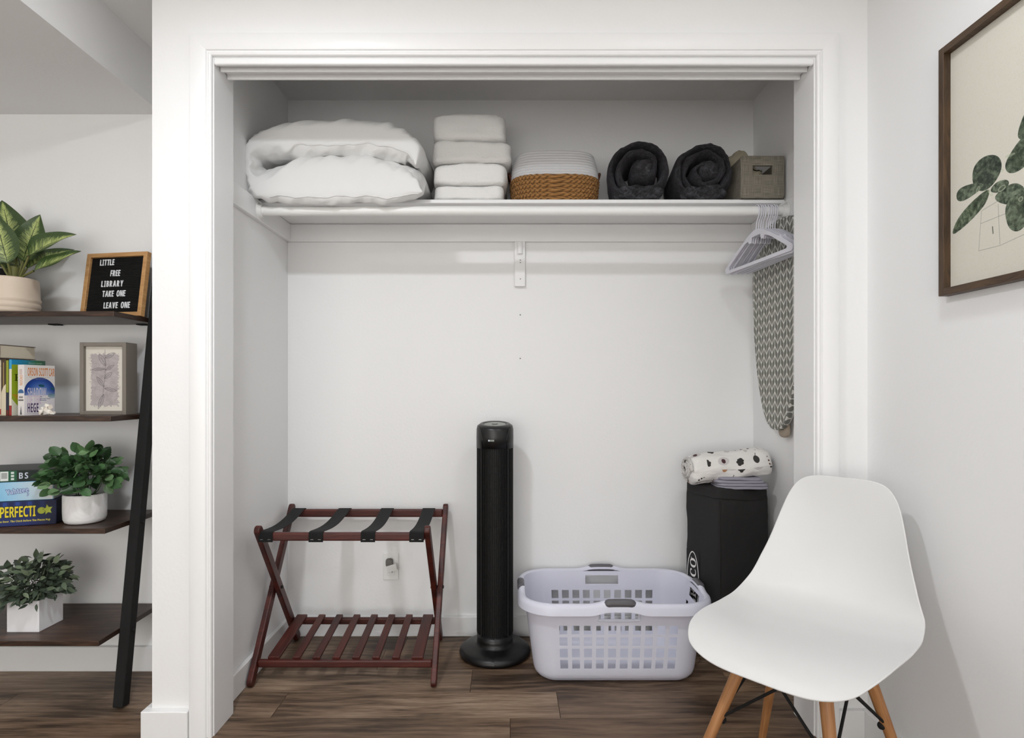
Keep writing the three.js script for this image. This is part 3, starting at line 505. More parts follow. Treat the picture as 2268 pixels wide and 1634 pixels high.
{ // tower fan
  const t = thing('tower_fan', 'tall black tower fan on a round base in front of the back wall', 'fan', [-0.051, 0, 2.325]);
  // the top of the head slopes down to the front
  const lathe = (P, n = 64) => { const g = new THREE.LatheGeometry(P.map((p) => new THREE.Vector2(...p)), n), p = g.attributes.position; for (let i = 0; i < p.count; i++) { const y = p.getY(i); if (y > 0.86) p.setY(i, y - 0.004 - p.getZ(i) * 0.13 * sst(0.862, 0.895, y)); } g.computeVertexNormals(); return g; };
  part('base', lathe([[0, 0.001], [0.128, 0.001], [0.137, 0.004], [0.1395, 0.012], [0.137, 0.022], [0.126, 0.031], [0.105, 0.037], [0.082, 0.041], [0.072, 0.047], [0.0705, 0.06], [0.0705, 0.088], [0, 0.088]]), M.blackGloss, t);
  part('column', lathe([[0.0, 0.085], [0.0655, 0.085], [0.0655, 0.835], [0, 0.835]]), M.black, t);
  const fins = [];                                           // fine vertical fins of the air outlet, joined as one grille
  for (let i = 0; i < 46; i++) { const a = (-150 + i * 300 / 45) * Math.PI / 180 + Math.PI; if (Math.abs(((a + Math.PI) % (2 * Math.PI)) - Math.PI) < 0.0) continue; const g = new THREE.BoxGeometry(0.0026, 0.742, 0.009); g.translate(0, 0.46, 0.067); g.rotateY(-150 * Math.PI / 180 + i * 300 / 45 * Math.PI / 180); fins.push(g); }
  part('grille', merge(fins), std(0x080808, 0.7), t).userData.kind = 'stuff';
  const rings = []; for (let i = 0; i < 26; i++) { const g = new THREE.TorusGeometry(0.0668, 0.0012, 5, 48); g.rotateX(Math.PI / 2); g.translate(0, 0.1 + i * 0.0292, 0); rings.push(g); } part('grille_rings', merge(rings), std(0x080808, 0.7), t);
  const bk = new THREE.CylinderGeometry(0.0725, 0.0725, 0.75, 24, 1, true, Math.PI * 0.78, Math.PI * 0.44); bk.translate(0, 0.46, 0); part('rear_shell', bk, std(0x070707, 0.6, { side: THREE.DoubleSide }), t);
  for (const q of [-1, 1]) { const g = rbox(0.006, 0.745, 0.012, 0.002, 0, 0.46, 0.069); g.rotateY(q * 0.78); part('grille_post', g, M.black, t); }
  part('head', lathe([[0.0, 0.808], [0.0725, 0.808], [0.0728, 0.85], [0.0722, 0.885], [0.069, 0.898], [0.064, 0.9], [0.061, 0.9035], [0, 0.9035]]), M.blackGloss, t);
  part('control_ring', lathe([[0.046, 0.9036], [0.047, 0.9058], [0.057, 0.9062], [0.0605, 0.9036]], 48), std(0x3b3c3a, 0.35), t);
  part('control_pad', lathe([[0, 0.9048], [0.04, 0.9048], [0.043, 0.9036]], 48), std(0x8f918c, 0.35), t, 'pale grey control pad on the fan top');
  const arrow = new THREE.TorusGeometry(0.012, 0.0012, 6, 18, 2.2); arrow.rotateX(Math.PI / 2); arrow.rotateY(-0.45); arrow.rotateX(0.13); arrow.translate(0, 0.9018, 0.004); part('power_mark', arrow, std(0x4a4b48, 0.4), t);
  T.badge = canvasTex(256, 64, (c, w, h) => { c.fillStyle = '#9aa39b'; c.fillRect(0, 0, w, h); c.fillStyle = '#dfe4f2'; c.fillRect(0, 0, 52, h); c.fillStyle = '#3c4440'; c.font = 'bold 44px sans-serif'; c.fillText('Pelonis', 62, 48); });
  const bd = grid(12, 1, (u, v) => { const a = (u - 0.5) * 0.31 - 0.18; return [Math.sin(a) * 0.0734, 0.8405 - 0.003 + v * 0.0058, Math.cos(a) * 0.0734]; }); part('badge', bd, std(0xffffff, 0.4, { map: T.badge }), t, 'small pale maker badge');
  for (const q of [-1, 1]) { const g = tube([[q * 0.058, 0.893, 0.0445], [q * 0.052, 0.872, 0.0515], [q * 0.047, 0.85, 0.0555], [q * 0.045, 0.84, 0.057]], 0.0014, 14, 6); part('head_seam', g, std(0x050505, 0.5), t); }
}
{ // laundry basket with square perforations
  const t = thing('laundry_basket', 'white plastic laundry basket with square holes and grey hand grips', 'laundry basket', [0.385, 0, 2.243]);
  const mat = phys(0xdfe0ee, 0.38, { clearcoat: 0.15 });
  const H = 0.288, A = (y) => lerp(0.287, 0.326, y / H), B = (y) => lerp(0.158, 0.195, y / H), RC = (y) => lerp(0.078, 0.105, y / H);
  // columns around the perimeter: {f(y) -> [x, z], nx, nz, hole rows}
  const cols = [];
  const HR = [[0.182, 0.214], [0.140, 0.172], [0.097, 0.130], [0.055, 0.088]], HG = [0.238, 0.272];
  const line = (n) => n;
  const sideBreaks = (L, N, w, p, hw) => { const b = new Set([-L, L, -hw, hw]); for (let i = 0; i < N; i++) { const c = (i - (N - 1) / 2) * p; b.add(+(c - w / 2).toFixed(5)); b.add(+(c + w / 2).toFixed(5)); } return [...b].sort((x, y) => x - y); };
  const isHole = (m, N, w, p) => { for (let i = 0; i < N; i++) if (Math.abs(m - (i - (N - 1) / 2) * p) < w / 2) return true; return false; };
  const ymid = 0.14;
  const addSide = (which, N, w, p, hw) => {
    const L = which % 2 ? B(ymid) - RC(ymid) : A(ymid) - RC(ymid), br = sideBreaks(L, N, w, p, hw);
    for (let i = 0; i < br.length; i++) {
      const q = br[i], at = (y) => { const k = q / L, a = A(y), b = B(y), r = RC(y); return which === 0 ? [k * (a - r), b] : which === 1 ? [a, -k * (b - r)] : which === 2 ? [-k * (a - r), -b] : [-a, k * (b - r)]; };
      const n = [[0, 1], [1, 0], [0, -1], [-1, 0]][which], m = i < br.length - 1 ? (q + br[i + 1]) / 2 : null;
      cols.push({ at, n, sq: m !== null && isHole(m, N, w, p), hg: m !== null && Math.abs(m) < hw });
    }
    for (let i = 1; i < 9; i++) { const th = i / 9 * Math.PI / 2, n0 = [[0, 1], [1, 0], [0, -1], [-1, 0]][which], n1 = [[1, 0], [0, -1], [-1, 0], [0, 1]][which];
      const at = (y) => { const a = A(y), b = B(y), r = RC(y), c = [[a - r, b - r], [a - r, -(b - r)], [-(a - r), -(b - r)], [-(a - r), b - r]][which]; return [c[0] + r * (n0[0] * Math.cos(th) + n1[0] * Math.sin(th)), c[1] + r * (n0[1] * Math.cos(th) + n1[1] * Math.sin(th))]; };
      cols.push({ at, n: [n0[0] * Math.cos(th) + n1[0] * Math.sin(th), n0[1] * Math.cos(th) + n1[1] * Math.sin(th)], sq: false, hg: false }); }
  };
  addSide(0, 10, 0.0275, 0.0423, 0.066); addSide(1, 4, 0.0275, 0.0423, 0.052); addSide(2, 10, 0.0275, 0.0423, 0.066); addSide(3, 4, 0.0275, 0.0423, 0.052);
  const rows = [0.001, 0.008, 0.02, 0.034]; HR.slice().reverse().forEach((h) => rows.push(h[0], h[1])); rows.push(HG[0], HG[1], H);
  const inset = (y) => y < 0.034 ? 0.034 * (1 - Math.sqrt(1 - ((0.034 - y) / 0.034) ** 2)) : 0;
  const th = 0.0026, pt = (c, y, o) => { const p = c.at(y), k = o - inset(y); return [p[0] + c.n[0] * k, y, p[1] + c.n[1] * k]; };
  const pos = [], quad = (a, b, c, d) => pos.push(...a, ...b, ...c, ...a, ...c, ...d), n = cols.length;
  const open = (i, j) => { if (j < 0 || j >= rows.length - 1) return false; const c = cols[(i + n) % n], m = (rows[j] + rows[j + 1]) / 2; if (c.sq && HR.some((h) => m > h[0] && m < h[1])) return true; return c.hg && m > HG[0] && m < HG[1]; };
  for (let i = 0; i < n; i++) for (let j = 0; j < rows.length - 1; j++) {
    const c = cols[i], e = cols[(i + 1) % n], y0 = rows[j], y1 = rows[j + 1];
    const o = [pt(c, y0, 0), pt(e, y0, 0), pt(e, y1, 0), pt(c, y1, 0)], q = [pt(c, y0, -th), pt(e, y0, -th), pt(e, y1, -th), pt(c, y1, -th)];
    if (open(i, j)) continue;
    quad(...o); quad(q[1], q[0], q[3], q[2]);
    if (open(i + 1, j)) quad(o[1], q[1], q[2], o[2]); if (open(i - 1, j)) quad(q[0], o[0], o[3], q[3]);
    if (open(i, j + 1)) quad(o[3], o[2], q[2], q[3]); if (open(i, j - 1)) quad(q[0], q[1], o[1], o[0]);
    if (j === rows.length - 2) quad(o[3], o[2], q[2], q[3]);
  }
  let g = new THREE.BufferGeometry(); g.setAttribute('position', new THREE.Float32BufferAttribute(pos, 3)); g.setAttribute('uv', new THREE.Float32BufferAttribute(new Float32Array(pos.length / 3 * 2), 2)); g.computeVertexNormals();
  part('basket_wall', toCreasedNormals(g, 0.7), mat, t);
  const bs = new THREE.Shape(cols.map((c) => { const p = pt(c, 0.004, -0.0015); return new THREE.Vector2(p[0], -p[2]); }));
  const bg = new THREE.ExtrudeGeometry(bs, { depth: 0.003, bevelEnabled: false }); bg.rotateX(-Math.PI / 2); bg.translate(0, 0.003, 0); part('basket_bottom', bg, mat, t);
  // rolled rim, arched up over the four grips
  const N = 240, frames = [], arch = (x, z) => { const k = Math.max(Math.abs(z) > 0.15 ? Math.exp(-((x / 0.075) ** 4)) : 0, Math.abs(x) > 0.26 ? Math.exp(-((z / 0.06) ** 4)) : 0); return k * 0.013; };
  const ringPts = []; { const seq = []; cols.forEach((c) => { const p = pt(c, H, 0); seq.push(V3(p[0], 0, p[2])); }); const cv = new THREE.CatmullRomCurve3(seq, true, 'centripetal'); for (let i = 0; i < N; i++) ringPts.push(cv.getPointAt(i / N)); }
  for (let i = 0; i < N; i++) { const p = ringPts[i], a = ringPts[(i + N - 1) % N], b = ringPts[(i + 1) % N], tx = b.x - a.x, tz = b.z - a.z, l = Math.hypot(tx, tz); frames.push({ o: V3(p.x, H + arch(p.x, p.z), p.z), s: V3(-tz / l, 0, tx / l), t: V3(0, 1, 0) }); }
  { const c = frames[0]; if (c.s.z < 0 && c.o.z > 0) frames.forEach((f) => f.s.multiplyScalar(-1)); }
  const rimProf = [[-0.004, -0.004], [-0.003, 0.004], [0.003, 0.0085], [0.011, 0.008], [0.0175, 0.003], [0.0205, -0.006], [0.0225, -0.029], [0.0195, -0.029], [0.0175, -0.008], [0.012, -0.001], [0.003, -0.003]];
  part('rim', toCreasedNormals(sweep(rimProf.map((p) => p), [...frames, frames[0]], false, false), 0.8), mat, t);
  const gripMat = std(0x5e5c60, 0.45);
  const grip = (sel) => { const f = frames.filter((q) => sel(q.o)); const ord = f.slice().sort((p, q) => Math.abs(f[0].o.z) > 0.2 && Math.abs(f[f.length - 1].o.z) > 0.2 ? p.o.x - q.o.x : p.o.z - q.o.z); const m = ord.length;
    const fr = ord.map((q, i) => { const e = Math.min(1, Math.sqrt(Math.min(i, m - 1 - i) / 2 + 0.25)); return { o: V3(q.o.x + q.s.x * 0.010, q.o.y - 0.0015, q.o.z + q.s.z * 0.010), s: q.s.clone().multiplyScalar(e), t: V3(0, e, 0) }; });
    part('hand_grip', sweep(ring(0.0135, 0.0145, 16, 2.4), fr), gripMat, t, 'dark grey rubber hand grip'); };
  grip((o) => o.z > 0.15 && Math.abs(o.x) < 0.062); grip((o) => o.z < -0.15 && Math.abs(o.x) < 0.062); grip((o) => o.x > 0.26 && Math.abs(o.z) < 0.052); grip((o) => o.x < -0.26 && Math.abs(o.z) < 0.052);
  // raised frame round the front and back hand openings
  for (const q of [1, -1]) { const y = 0.255, z = (yy) => q * (B(yy) + 0.0005), P = [[-0.07, 0.262], [-0.07, 0.243], [-0.062, 0.233], [0.062, 0.233], [0.07, 0.243], [0.07, 0.262]]; part('opening_lip', tube(P.map(([x, yy]) => [x, yy, z(yy)]), 0.0036, 60, 8), mat, t); }
}
{ // black carry bag with the oval maker's mark on its left side
  const turn = 22 * Math.PI / 180;
  const t = thing('carry_bag', 'tall black fabric carry bag with a white oval logo, standing in the closet corner', 'bag', [0.857, 0, 2.325], turn);
  const fab = std(0x1d1c1c, 0.8, { bumpMap: T.cloth, bumpScale: 0.0008 });
  const H = 0.662;
  const body = puff(0.24, H, 0.2, [36, 64, 36], 14, (v) => {
    const k = fbm(v.x * 7, v.y * 6, v.z * 7 + 3) * 0.014 + nz(v.x * 22, v.y * 5, v.z * 22) * 0.003; const l = Math.hypot(v.x, v.z) || 1; v.x += v.x / l * k * 0.7; v.z += v.z / l * k * 0.7;
    if (v.y > 0.25) { const w = sst(0.25, 0.33, v.y); v.y += w * (fbm(v.x * 11, 3, v.z * 11) * 0.016 - v.x * 0.07 + 0.004); v.z += w * nz(v.x * 16, v.y * 16, 2) * 0.008; }
    v.x = clamp(v.x, -0.1195, 0.13);
    v.y = Math.max(v.y, -H / 2);
  }); body.translate(0, H / 2, 0);
  part('bag_body', body, fab, t);
  part('top_flap', puff(0.244, 0.05, 0.204, [30, 10, 30], 9, (v) => { v.y += fbm(v.x * 12, v.y * 9, v.z * 12) * 0.012 - v.x * 0.065; }).translate(0, H - 0.024, 0), fab, t);
  part('edge_seam', tube([[-0.117, 0.02, 0.0975], [-0.1185, 0.25, 0.0985], [-0.1175, 0.45, 0.0975], [-0.117, 0.625, 0.0965]], 0.003, 30, 6), fab, t);
  part('side_strap', tube([[0.11, 0.62, 0.06], [0.135, 0.605, 0.055], [0.137, 0.57, 0.05], [0.122, 0.53, 0.05]], 0.008, 20, 8), fab, t);
  T.logo = canvasTex(512, 192, (c, w, h) => { c.fillStyle = '#1b1a1a'; c.fillRect(0, 0, w, h); c.strokeStyle = '#e9e7e4'; c.lineWidth = 9; c.beginPath(); c.ellipse(w / 2, h / 2, w / 2 - 10, h / 2 - 12, 0, 0, Math.PI * 2); c.stroke(); c.fillStyle = '#e9e7e4'; c.font = 'bold 112px serif'; c.textAlign = 'center'; c.textBaseline = 'middle'; c.fillText('GRACO', w / 2 - 6, h / 2 + 6); c.font = '22px sans-serif'; c.fillText('®', w - 62, 78); });
  const lg = grid(20, 40, (u, v) => (() => { const z = -0.089 + u * 0.078; return [-0.1202 * Math.pow(1 - Math.abs(z / 0.1) ** 14, 1 / 14) - 0.0008, 0.158 + v * 0.245, z]; })()); { const uv = lg.attributes.uv; for (let i = 0; i < uv.count; i++) { const a = uv.getX(i), b = uv.getY(i); uv.setXY(i, b, 1 - a); } }
  part('logo_patch', lg, std(0xffffff, 0.8, { map: T.logo, side: THREE.DoubleSide }), t, 'white oval logo running up the side');
}
{ // folded grey sheets and the printed rolled blanket on the bag
  const s = thing('folded_sheet', 'folded grey bed sheet lying on the black carry bag', 'sheet', [0.882, 0.659, 2.30], 0.06);
  const m = std(0x9b98a4, 0.8, { bumpMap: T.cloth, bumpScale: 0.0005 });
  for (let i = 0; i < 4; i++) part('sheet_layer', puff(0.2 - i * 0.005 - (i === 3 ? 0.02 : 0), 0.0125, 0.17, [40, 6, 34], 8, (v) => { v.y += nz(v.x * 14, v.z * 14, i) * 0.002 - 0.02 * v.x; v.x += nz(v.y * 60, v.z * 12, i * 4) * 0.004; }).translate((i % 2) * 0.006 - 0.004 * i, 0.0065 + i * 0.0108, -i * 0.003), m, s);
  T.print = canvasTex(1024, 1024, (c, w, h) => {
    c.fillStyle = '#e9e6e2'; c.fillRect(0, 0, w, h); let q = 5; const R = () => { q = (q * 16807) % 2147483647; return q / 2147483647; };
    const cols = ['#2c2a28', '#3a3836', '#6b4a3a', '#b98a63', '#c9c4c2', '#54504d'];
    for (let gy = 0; gy < 8; gy++) for (let gx = 0; gx < 8; gx++) { const x = (gx + 0.5 + (gy % 2) * 0.5) / 8 * w % w, y = (gy + 0.5) / 8 * h + (R() - 0.5) * 30, kind = [1, 2, 0, 3, 4, 2, 1, 4][(gx * 3 + gy * 5) % 8], col = cols[Math.floor(R() * 6)];
      c.save(); c.translate(x, y); c.rotate((R() - 0.5) * 1.6); c.fillStyle = col; c.strokeStyle = col;
      if (kind === 0) { c.beginPath(); for (let i = 0; i < 10; i++) { const r = i % 2 ? 11 : 26, a = i * Math.PI / 5; c.lineTo(Math.cos(a) * r, Math.sin(a) * r); } c.fill(); }
      else if (kind === 1) { c.fillStyle = '#2f2d2b'; for (const [a, b] of [[-11, -13], [10, -14], [-14, 7], [13, 8], [0, 22], [0, -26], [0, 0]]) { c.beginPath(); c.arc(a, b, 14, 0, 7); c.fill(); } }
      else if (kind === 2) { c.beginPath(); c.ellipse(0, 0, 24, 34, 0, 0, 7); c.fill(); c.lineWidth = 5; c.beginPath(); c.moveTo(0, -30); c.lineTo(8, -56); c.stroke(); }
      else if (kind === 3) { c.fillStyle = '#cfcac9'; c.beginPath(); c.ellipse(0, 0, 46, 36, 0, 0, 7); c.fill(); c.fillStyle = '#4a2f33'; c.beginPath(); c.ellipse(0, 0, 16, 20, 0, 0, 7); c.fill(); }
      else { for (let i = 0; i < 6; i++) { c.beginPath(); c.arc((R() - 0.5) * 90, (R() - 0.5) * 90, 4 + R() * 5, 0, 7); c.fill(); } c.lineWidth = 4; for (let i = 0; i < 2; i++) { c.beginPath(); c.moveTo(i * 12 - 20, 30); c.lineTo(i * 12 - 14, 50); c.stroke(); } }
      c.restore(); }
  }, [1 / 0.5, 1 / 0.5]);
  const pm = std(0xffffff, 0.85, { map: T.print, bumpMap: T.cloth, bumpScale: 0.0006 });
  const t = thing('rolled_blanket', 'rolled white blanket with a grey and tan animal print on the carry bag', 'blanket', [0.852, 0.7155, 2.30], 0.05);
  const R = 0.058;
  const roll = grid(60, 110, (u, v) => {
    const x = (u - 0.5) * 0.318, a = v * 2 * Math.PI, e = Math.pow(clamp(1 - Math.abs(2 * u - 1) ** 14, 0, 1), 0.5);
    let r = R * (0.35 + 0.65 * e) * (1 + 0.08 * sst(0.3, 0.8, u)) + fbm(x * 9, Math.cos(a) * 1.3, Math.sin(a) * 1.3 + 4) * 0.014 + nz(x * 30, a * 2, 3) * 0.002;
    let y = Math.sin(a) * r, z = Math.cos(a) * r * 1.12; const fl = -0.05 + 0.034 * sst(-0.1, -0.04, x) ; const bend = -0.012 * sst(-0.06, -0.159, x) + 0.012 * sst(0, 0.13, x);
    return [x + (e < 0.6 ? (u < 0.5 ? -1 : 1) * (0.6 - e) * 0.01 : 0), Math.max(y + 0.018, fl) + bend, z];
  }, (u, v, p) => [p[0] + 0.1, v * 0.4]);
  part('blanket_roll', roll, pm, t);
  for (let k = 0; k < 3; k++) { const r = 0.05 - k * 0.014; const pts = []; for (let i = 0; i <= 12; i++) { const a = k * 1.7 + i * 0.42; pts.push([-0.157 - 0.004 * k + nz(i * 0.7, k, 2) * 0.004, 0.012 + Math.sin(a) * r * 0.8, Math.cos(a) * r]); } part('rolled_edge', tube(pts, 0.0075, 40, 8), pm, t); }
}
{ // white shell chair on dowel legs
  const FX = -0.743, FD = -0.669;                            // facing direction (x, d)
  const t = thing('shell_chair', 'white moulded shell chair with tapered wooden legs and black wire braces', 'chair', [0.738, 0, 1.461]);
  const at = (f, s, y) => [FX * f - FD * s, y, -(FD * f + FX * s)];
  const V = [0, .06, .13, .25, .38, .5, .6, .7, .85, 1], F = [.264, .244, .205, .125, 0, -.088, -.158, -.203, -.233, -.244], Y = [.402, .422, .438, .446, .437, .441, .471, .542, .66, .792], W = [.186, .206, .214, .22, .223, .221, .21, .187, .162, .15], K = [0, .002, .007, .013, .022, .029, .038, .046, .034, .006];
  const Vt = [0, .06, .13, .25, .38, .5, .6, .7, .85, .94, 1];
  const base = (u1, v1) => {                                // parameter square with rounded corners
    const b = v1 * 2 - 1, m = Math.max(Math.abs(u1), Math.abs(b)), ex = b > 0 ? 5.2 : 4.4, L = Math.pow(Math.abs(u1) ** ex + Math.abs(b) ** ex, 1 / ex) || 1, u = u1 * m / L, v = (b * m / L + 1) / 2;
    const e = 1e-3, f = cubic(V, F, v), y = cubic(V, Y, v), df = cubic(V, F, Math.min(1, v + e)) - cubic(V, F, Math.max(0, v - e)), dy = cubic(V, Y, Math.min(1, v + e)) - cubic(V, Y, Math.max(0, v - e)), l = Math.hypot(df, dy);
    const w = cubic(V, W, v), k = cubic(V, K, v), lift = k * Math.abs(u) ** 2.3, top = 0;
    return [f + dy / l * lift, u * w, y - df / l * lift + top];
  };
  const nrm = (u, v) => { const e = 2e-3, a = base(Math.min(1, u + e), v), b = base(Math.max(-1, u - e), v), c = base(u, Math.min(1, v + e)), d = base(u, Math.max(0, v - e)); const p = V3(a[0] - b[0], a[1] - b[1], a[2] - b[2]), q = V3(c[0] - d[0], c[1] - d[1], c[2] - d[2]); return p.cross(q).normalize(); };
  // closed skin: across the top surface, round the edge, back along the underside
  const NU = 56, NV = 110, TH = 0.005;
  const skin = (side) => grid(NU, NV, (u0, v) => { const u = (u0 * 2 - 1), p = base(u, v), n = nrm(u, v); const k = side * TH * 0.5; return at(p[0] + n.x * k, p[1] + n.y * k, p[2] + n.z * k); });
  const up = skin(1), dn = skin(-1); { const ix = dn.index.array; for (let i = 0; i < ix.length; i += 3) { const q = ix[i]; ix[i] = ix[i + 1]; ix[i + 1] = q; } dn.computeVertexNormals(); }
  const lipPts = []; for (let i = 0; i <= 40; i++) lipPts.push([-1 + i / 20, 0]); for (let i = 1; i <= 60; i++) lipPts.push([1, i / 60]); for (let i = 1; i <= 40; i++) lipPts.push([1 - i / 20, 1]); for (let i = 1; i < 60; i++) lipPts.push([-1, 1 - i / 60]);
  const lip = tube(lipPts.map(([u, v]) => { const p = base(u, v); return at(p[0], p[1], p[2]); }), 0.0025, 420, 8, true);
  part('seat_shell', merge([up, dn, lip]), std(0xdededd, 0.46), t);
  const legs = [[0.092, -0.098], [0.095, 0.072], [-0.085, 0.088], [-0.085, -0.1]], feet = [[0.215, -0.22], [0.21, 0.155], [-0.185, 0.19], [-0.2, -0.205]];
  const pos = (i, y) => { const k = 1 - y / 0.405; return at(lerp(legs[i][0], feet[i][0], k), lerp(legs[i][1], feet[i][1], k), y); };
  for (let i = 0; i < 4; i++) { const g = rod(pos(i, 0.006), pos(i, 0.402), 0.0105, 0.0158, 20); part('leg', g, M.beech, t); const c = rod(pos(i, 0), pos(i, 0.007), 0.0105, 0.0112, 16); part('foot_glide', c, M.black, t); const b = rod(pos(i, 0.397), pos(i, 0.424), 0.0175, 0.0175, 16); part('mount', b, M.blackPaint, t); }
  for (let i = 0; i < 4; i++) { const j = (i + 1) % 4; for (const [a, b] of [[i, j], [j, i]]) { const p = pos(a, 0.215), q = pos(b, 0.4), c = pos(a, 0.4); part('brace_wire', rod(p, [lerp(q[0], c[0], 0.06), q[1], lerp(q[2], c[2], 0.06)], 0.0036, 0.0036, 10), M.blackPaint, t); } }
  for (let i = 0; i < 4; i++) { const p = pos(i, 0.213), c = at(0, 0, 0.213), dx = c[0] - p[0], dz = c[2] - p[2], l = Math.hypot(dx, dz), g = new THREE.SphereGeometry(0.0095, 14, 10); g.translate(p[0] + dx / l * 0.013, p[1], p[2] + dz / l * 0.013); part('brace_knob', g, M.blackPaint, t); }
}

// ---------------------------------------------------------------- framed picture on the right wall
{
  const D0 = 0.985, D1 = 1.443, Y0 = 1.262, Y1 = 1.8615, W = D1 - D0, H = Y1 - Y0;
  const t = thing('framed_picture', 'brown wood framed botanical picture on the right wall', 'picture', [1.075, Y0, (D0 + D1) / 2]);
  const X0 = -0.026, fw = 0.017;
  const m = std(0xffffff, 0.5, { map: T.frameWood });
  const rail = (y0, y1, a, b) => boxUV(slab(X0, -0.001, y0, y1, a, b, 0.0012));
  const c0 = -W / 2, c1 = W / 2;
  const along = (g) => { const uv = g.attributes.uv; for (let i = 0; i < uv.count; i++) uv.setXY(i, uv.getY(i), uv.getX(i)); return g; };
  part('frame_side', along(rail(0, H, c1 - fw, c1)), m, t); part('frame_side', along(rail(0, H, c0, c0 + fw)), m, t); part('frame_top', rail(H - fw, H, c0 + fw, c1 - fw), m, t); part('frame_bottom', rail(0, fw, c0 + fw, c1 - fw), m, t);
  part('backing', slab(-0.006, -0.001, 0.01, H - 0.01, c0 + 0.01, c1 - 0.01), std(0x8a7a66, 0.8), t);
  const w = W - 2 * fw, h = H - 2 * fw;
  T.art = canvasTex(848, 1130, (c, cw, ch) => {
    const s = cw / w; c.fillStyle = '#d8d4c7'; c.fillRect(0, 0, cw, ch);
    let q = 9; const R = () => { q = (q * 16807) % 2147483647; return q / 2147483647; };
    for (let i = 0; i < 9000; i++) { c.fillStyle = R() > 0.5 ? 'rgba(255,252,240,0.10)' : 'rgba(120,112,95,0.08)'; c.fillRect(R() * cw, R() * ch, 3, 3); }
    const X = (a) => (a - fw) * s, Yy = (y) => (Y1 - fw - y) * s;
    const leaf = (pts, col, hi) => { c.beginPath(); const P = pts.map(([a, y]) => [X(a), Yy(y)]); c.moveTo((P[0][0] + P[P.length - 1][0]) / 2, (P[0][1] + P[P.length - 1][1]) / 2); P.forEach((p, i) => { const n = P[(i + 1) % P.length]; c.quadraticCurveTo(p[0], p[1], (p[0] + n[0]) / 2, (p[1] + n[1]) / 2); }); c.closePath(); c.save(); c.clip(); c.fillStyle = col; c.fill(); for (let i = 0; i < 420; i++) { c.fillStyle = R() > 0.5 ? hi : 'rgba(20,28,20,0.2)'; c.beginPath(); const p = P[Math.floor(R() * P.length)], o = P[Math.floor(R() * P.length)], k = R(); c.ellipse(lerp(p[0], o[0], k) + (R() - 0.5) * 24, lerp(p[1], o[1], k) + (R() - 0.5) * 20, 26 * R() + 3, 9 * R() + 2, R() * 3, 0, 7); c.fill(); } c.restore(); c.strokeStyle = 'rgba(190,194,170,0.55)'; c.lineWidth = 5; c.stroke(); };
    const hi = 'rgba(140,154,128,0.17)';
    leaf([[0.082, 1.51], [0.086, 1.548], [0.12, 1.56], [0.158, 1.545], [0.168, 1.512], [0.14, 1.482], [0.105, 1.48]], '#3f473b', hi);
    leaf([[0.034, 1.502], [0.05, 1.512], [0.09, 1.508], [0.122, 1.496], [0.1, 1.484], [0.06, 1.476], [0.038, 1.482]], '#566050', hi);
    leaf([[0.018, 1.405], [0.035, 1.438], [0.07, 1.462], [0.11, 1.478], [0.135, 1.482], [0.125, 1.452], [0.09, 1.43], [0.05, 1.412]], '#4d5a40', hi);
    leaf([[0.14, 1.455], [0.165, 1.47], [0.2, 1.472], [0.225, 1.45], [0.215, 1.425], [0.175, 1.43]], '#6b7864', hi);
    leaf([[0.17, 1.43], [0.2, 1.45], [0.235, 1.43], [0.238, 1.39], [0.21, 1.362], [0.18, 1.378]], '#59634f', hi);
    leaf([[0.17, 1.52], [0.2, 1.55], [0.235, 1.57], [0.26, 1.55], [0.25, 1.51], [0.21, 1.49], [0.18, 1.495]], '#46523f', hi);
    leaf([[0.22, 1.5], [0.27, 1.54], [0.32, 1.55], [0.35, 1.53], [0.32, 1.49], [0.26, 1.475]], '#55604c', hi);
    leaf([[0.24, 1.46], [0.29, 1.455], [0.35, 1.43], [0.37, 1.4], [0.32, 1.41], [0.26, 1.435]], '#4e5c48', hi);
    leaf([[0.2, 1.56], [0.215, 1.6], [0.245, 1.63], [0.27, 1.6], [0.262, 1.565], [0.23, 1.55]], '#4b5644', hi);
    leaf([[0.13, 1.475], [0.15, 1.49], [0.18, 1.485], [0.185, 1.47], [0.155, 1.462]], '#a9ab92', hi);
    c.strokeStyle = 'rgba(110,110,98,0.5)'; c.lineWidth = 2.5;
    for (const L of [[[0.11, 1.438], [0.102, 1.35], [0.16, 1.348], [0.26, 1.362]], [[0.11, 1.438], [0.165, 1.448], [0.27, 1.452], [0.265, 1.362]], [[0.108, 1.41], [0.2, 1.414]], [[0.155, 1.44], [0.16, 1.35]]]) { c.beginPath(); L.forEach(([a, y], i) => i ? c.lineTo(X(a), Yy(y)) : c.moveTo(X(a), Yy(y))); c.stroke(); }
    c.strokeStyle = 'rgba(70,72,60,0.8)'; c.lineWidth = 5; c.beginPath(); c.moveTo(X(0.14), Yy(1.395)); c.lineTo(X(0.142), Yy(1.378)); c.stroke();
  });
  const g = slab(-0.0085, -0.0062, fw, H - fw, c0 + fw, c1 - fw); { const uv = g.attributes.uv, p = g.attributes.position; for (let i = 0; i < uv.count; i++) uv.setXY(i, (p.getZ(i) + w / 2) / w, (p.getY(i) - fw) / h); }
  part('print', g, std(0xffffff, 0.85, { map: T.art }), t, 'cream print of a leafy green stem in a glass pot');
}

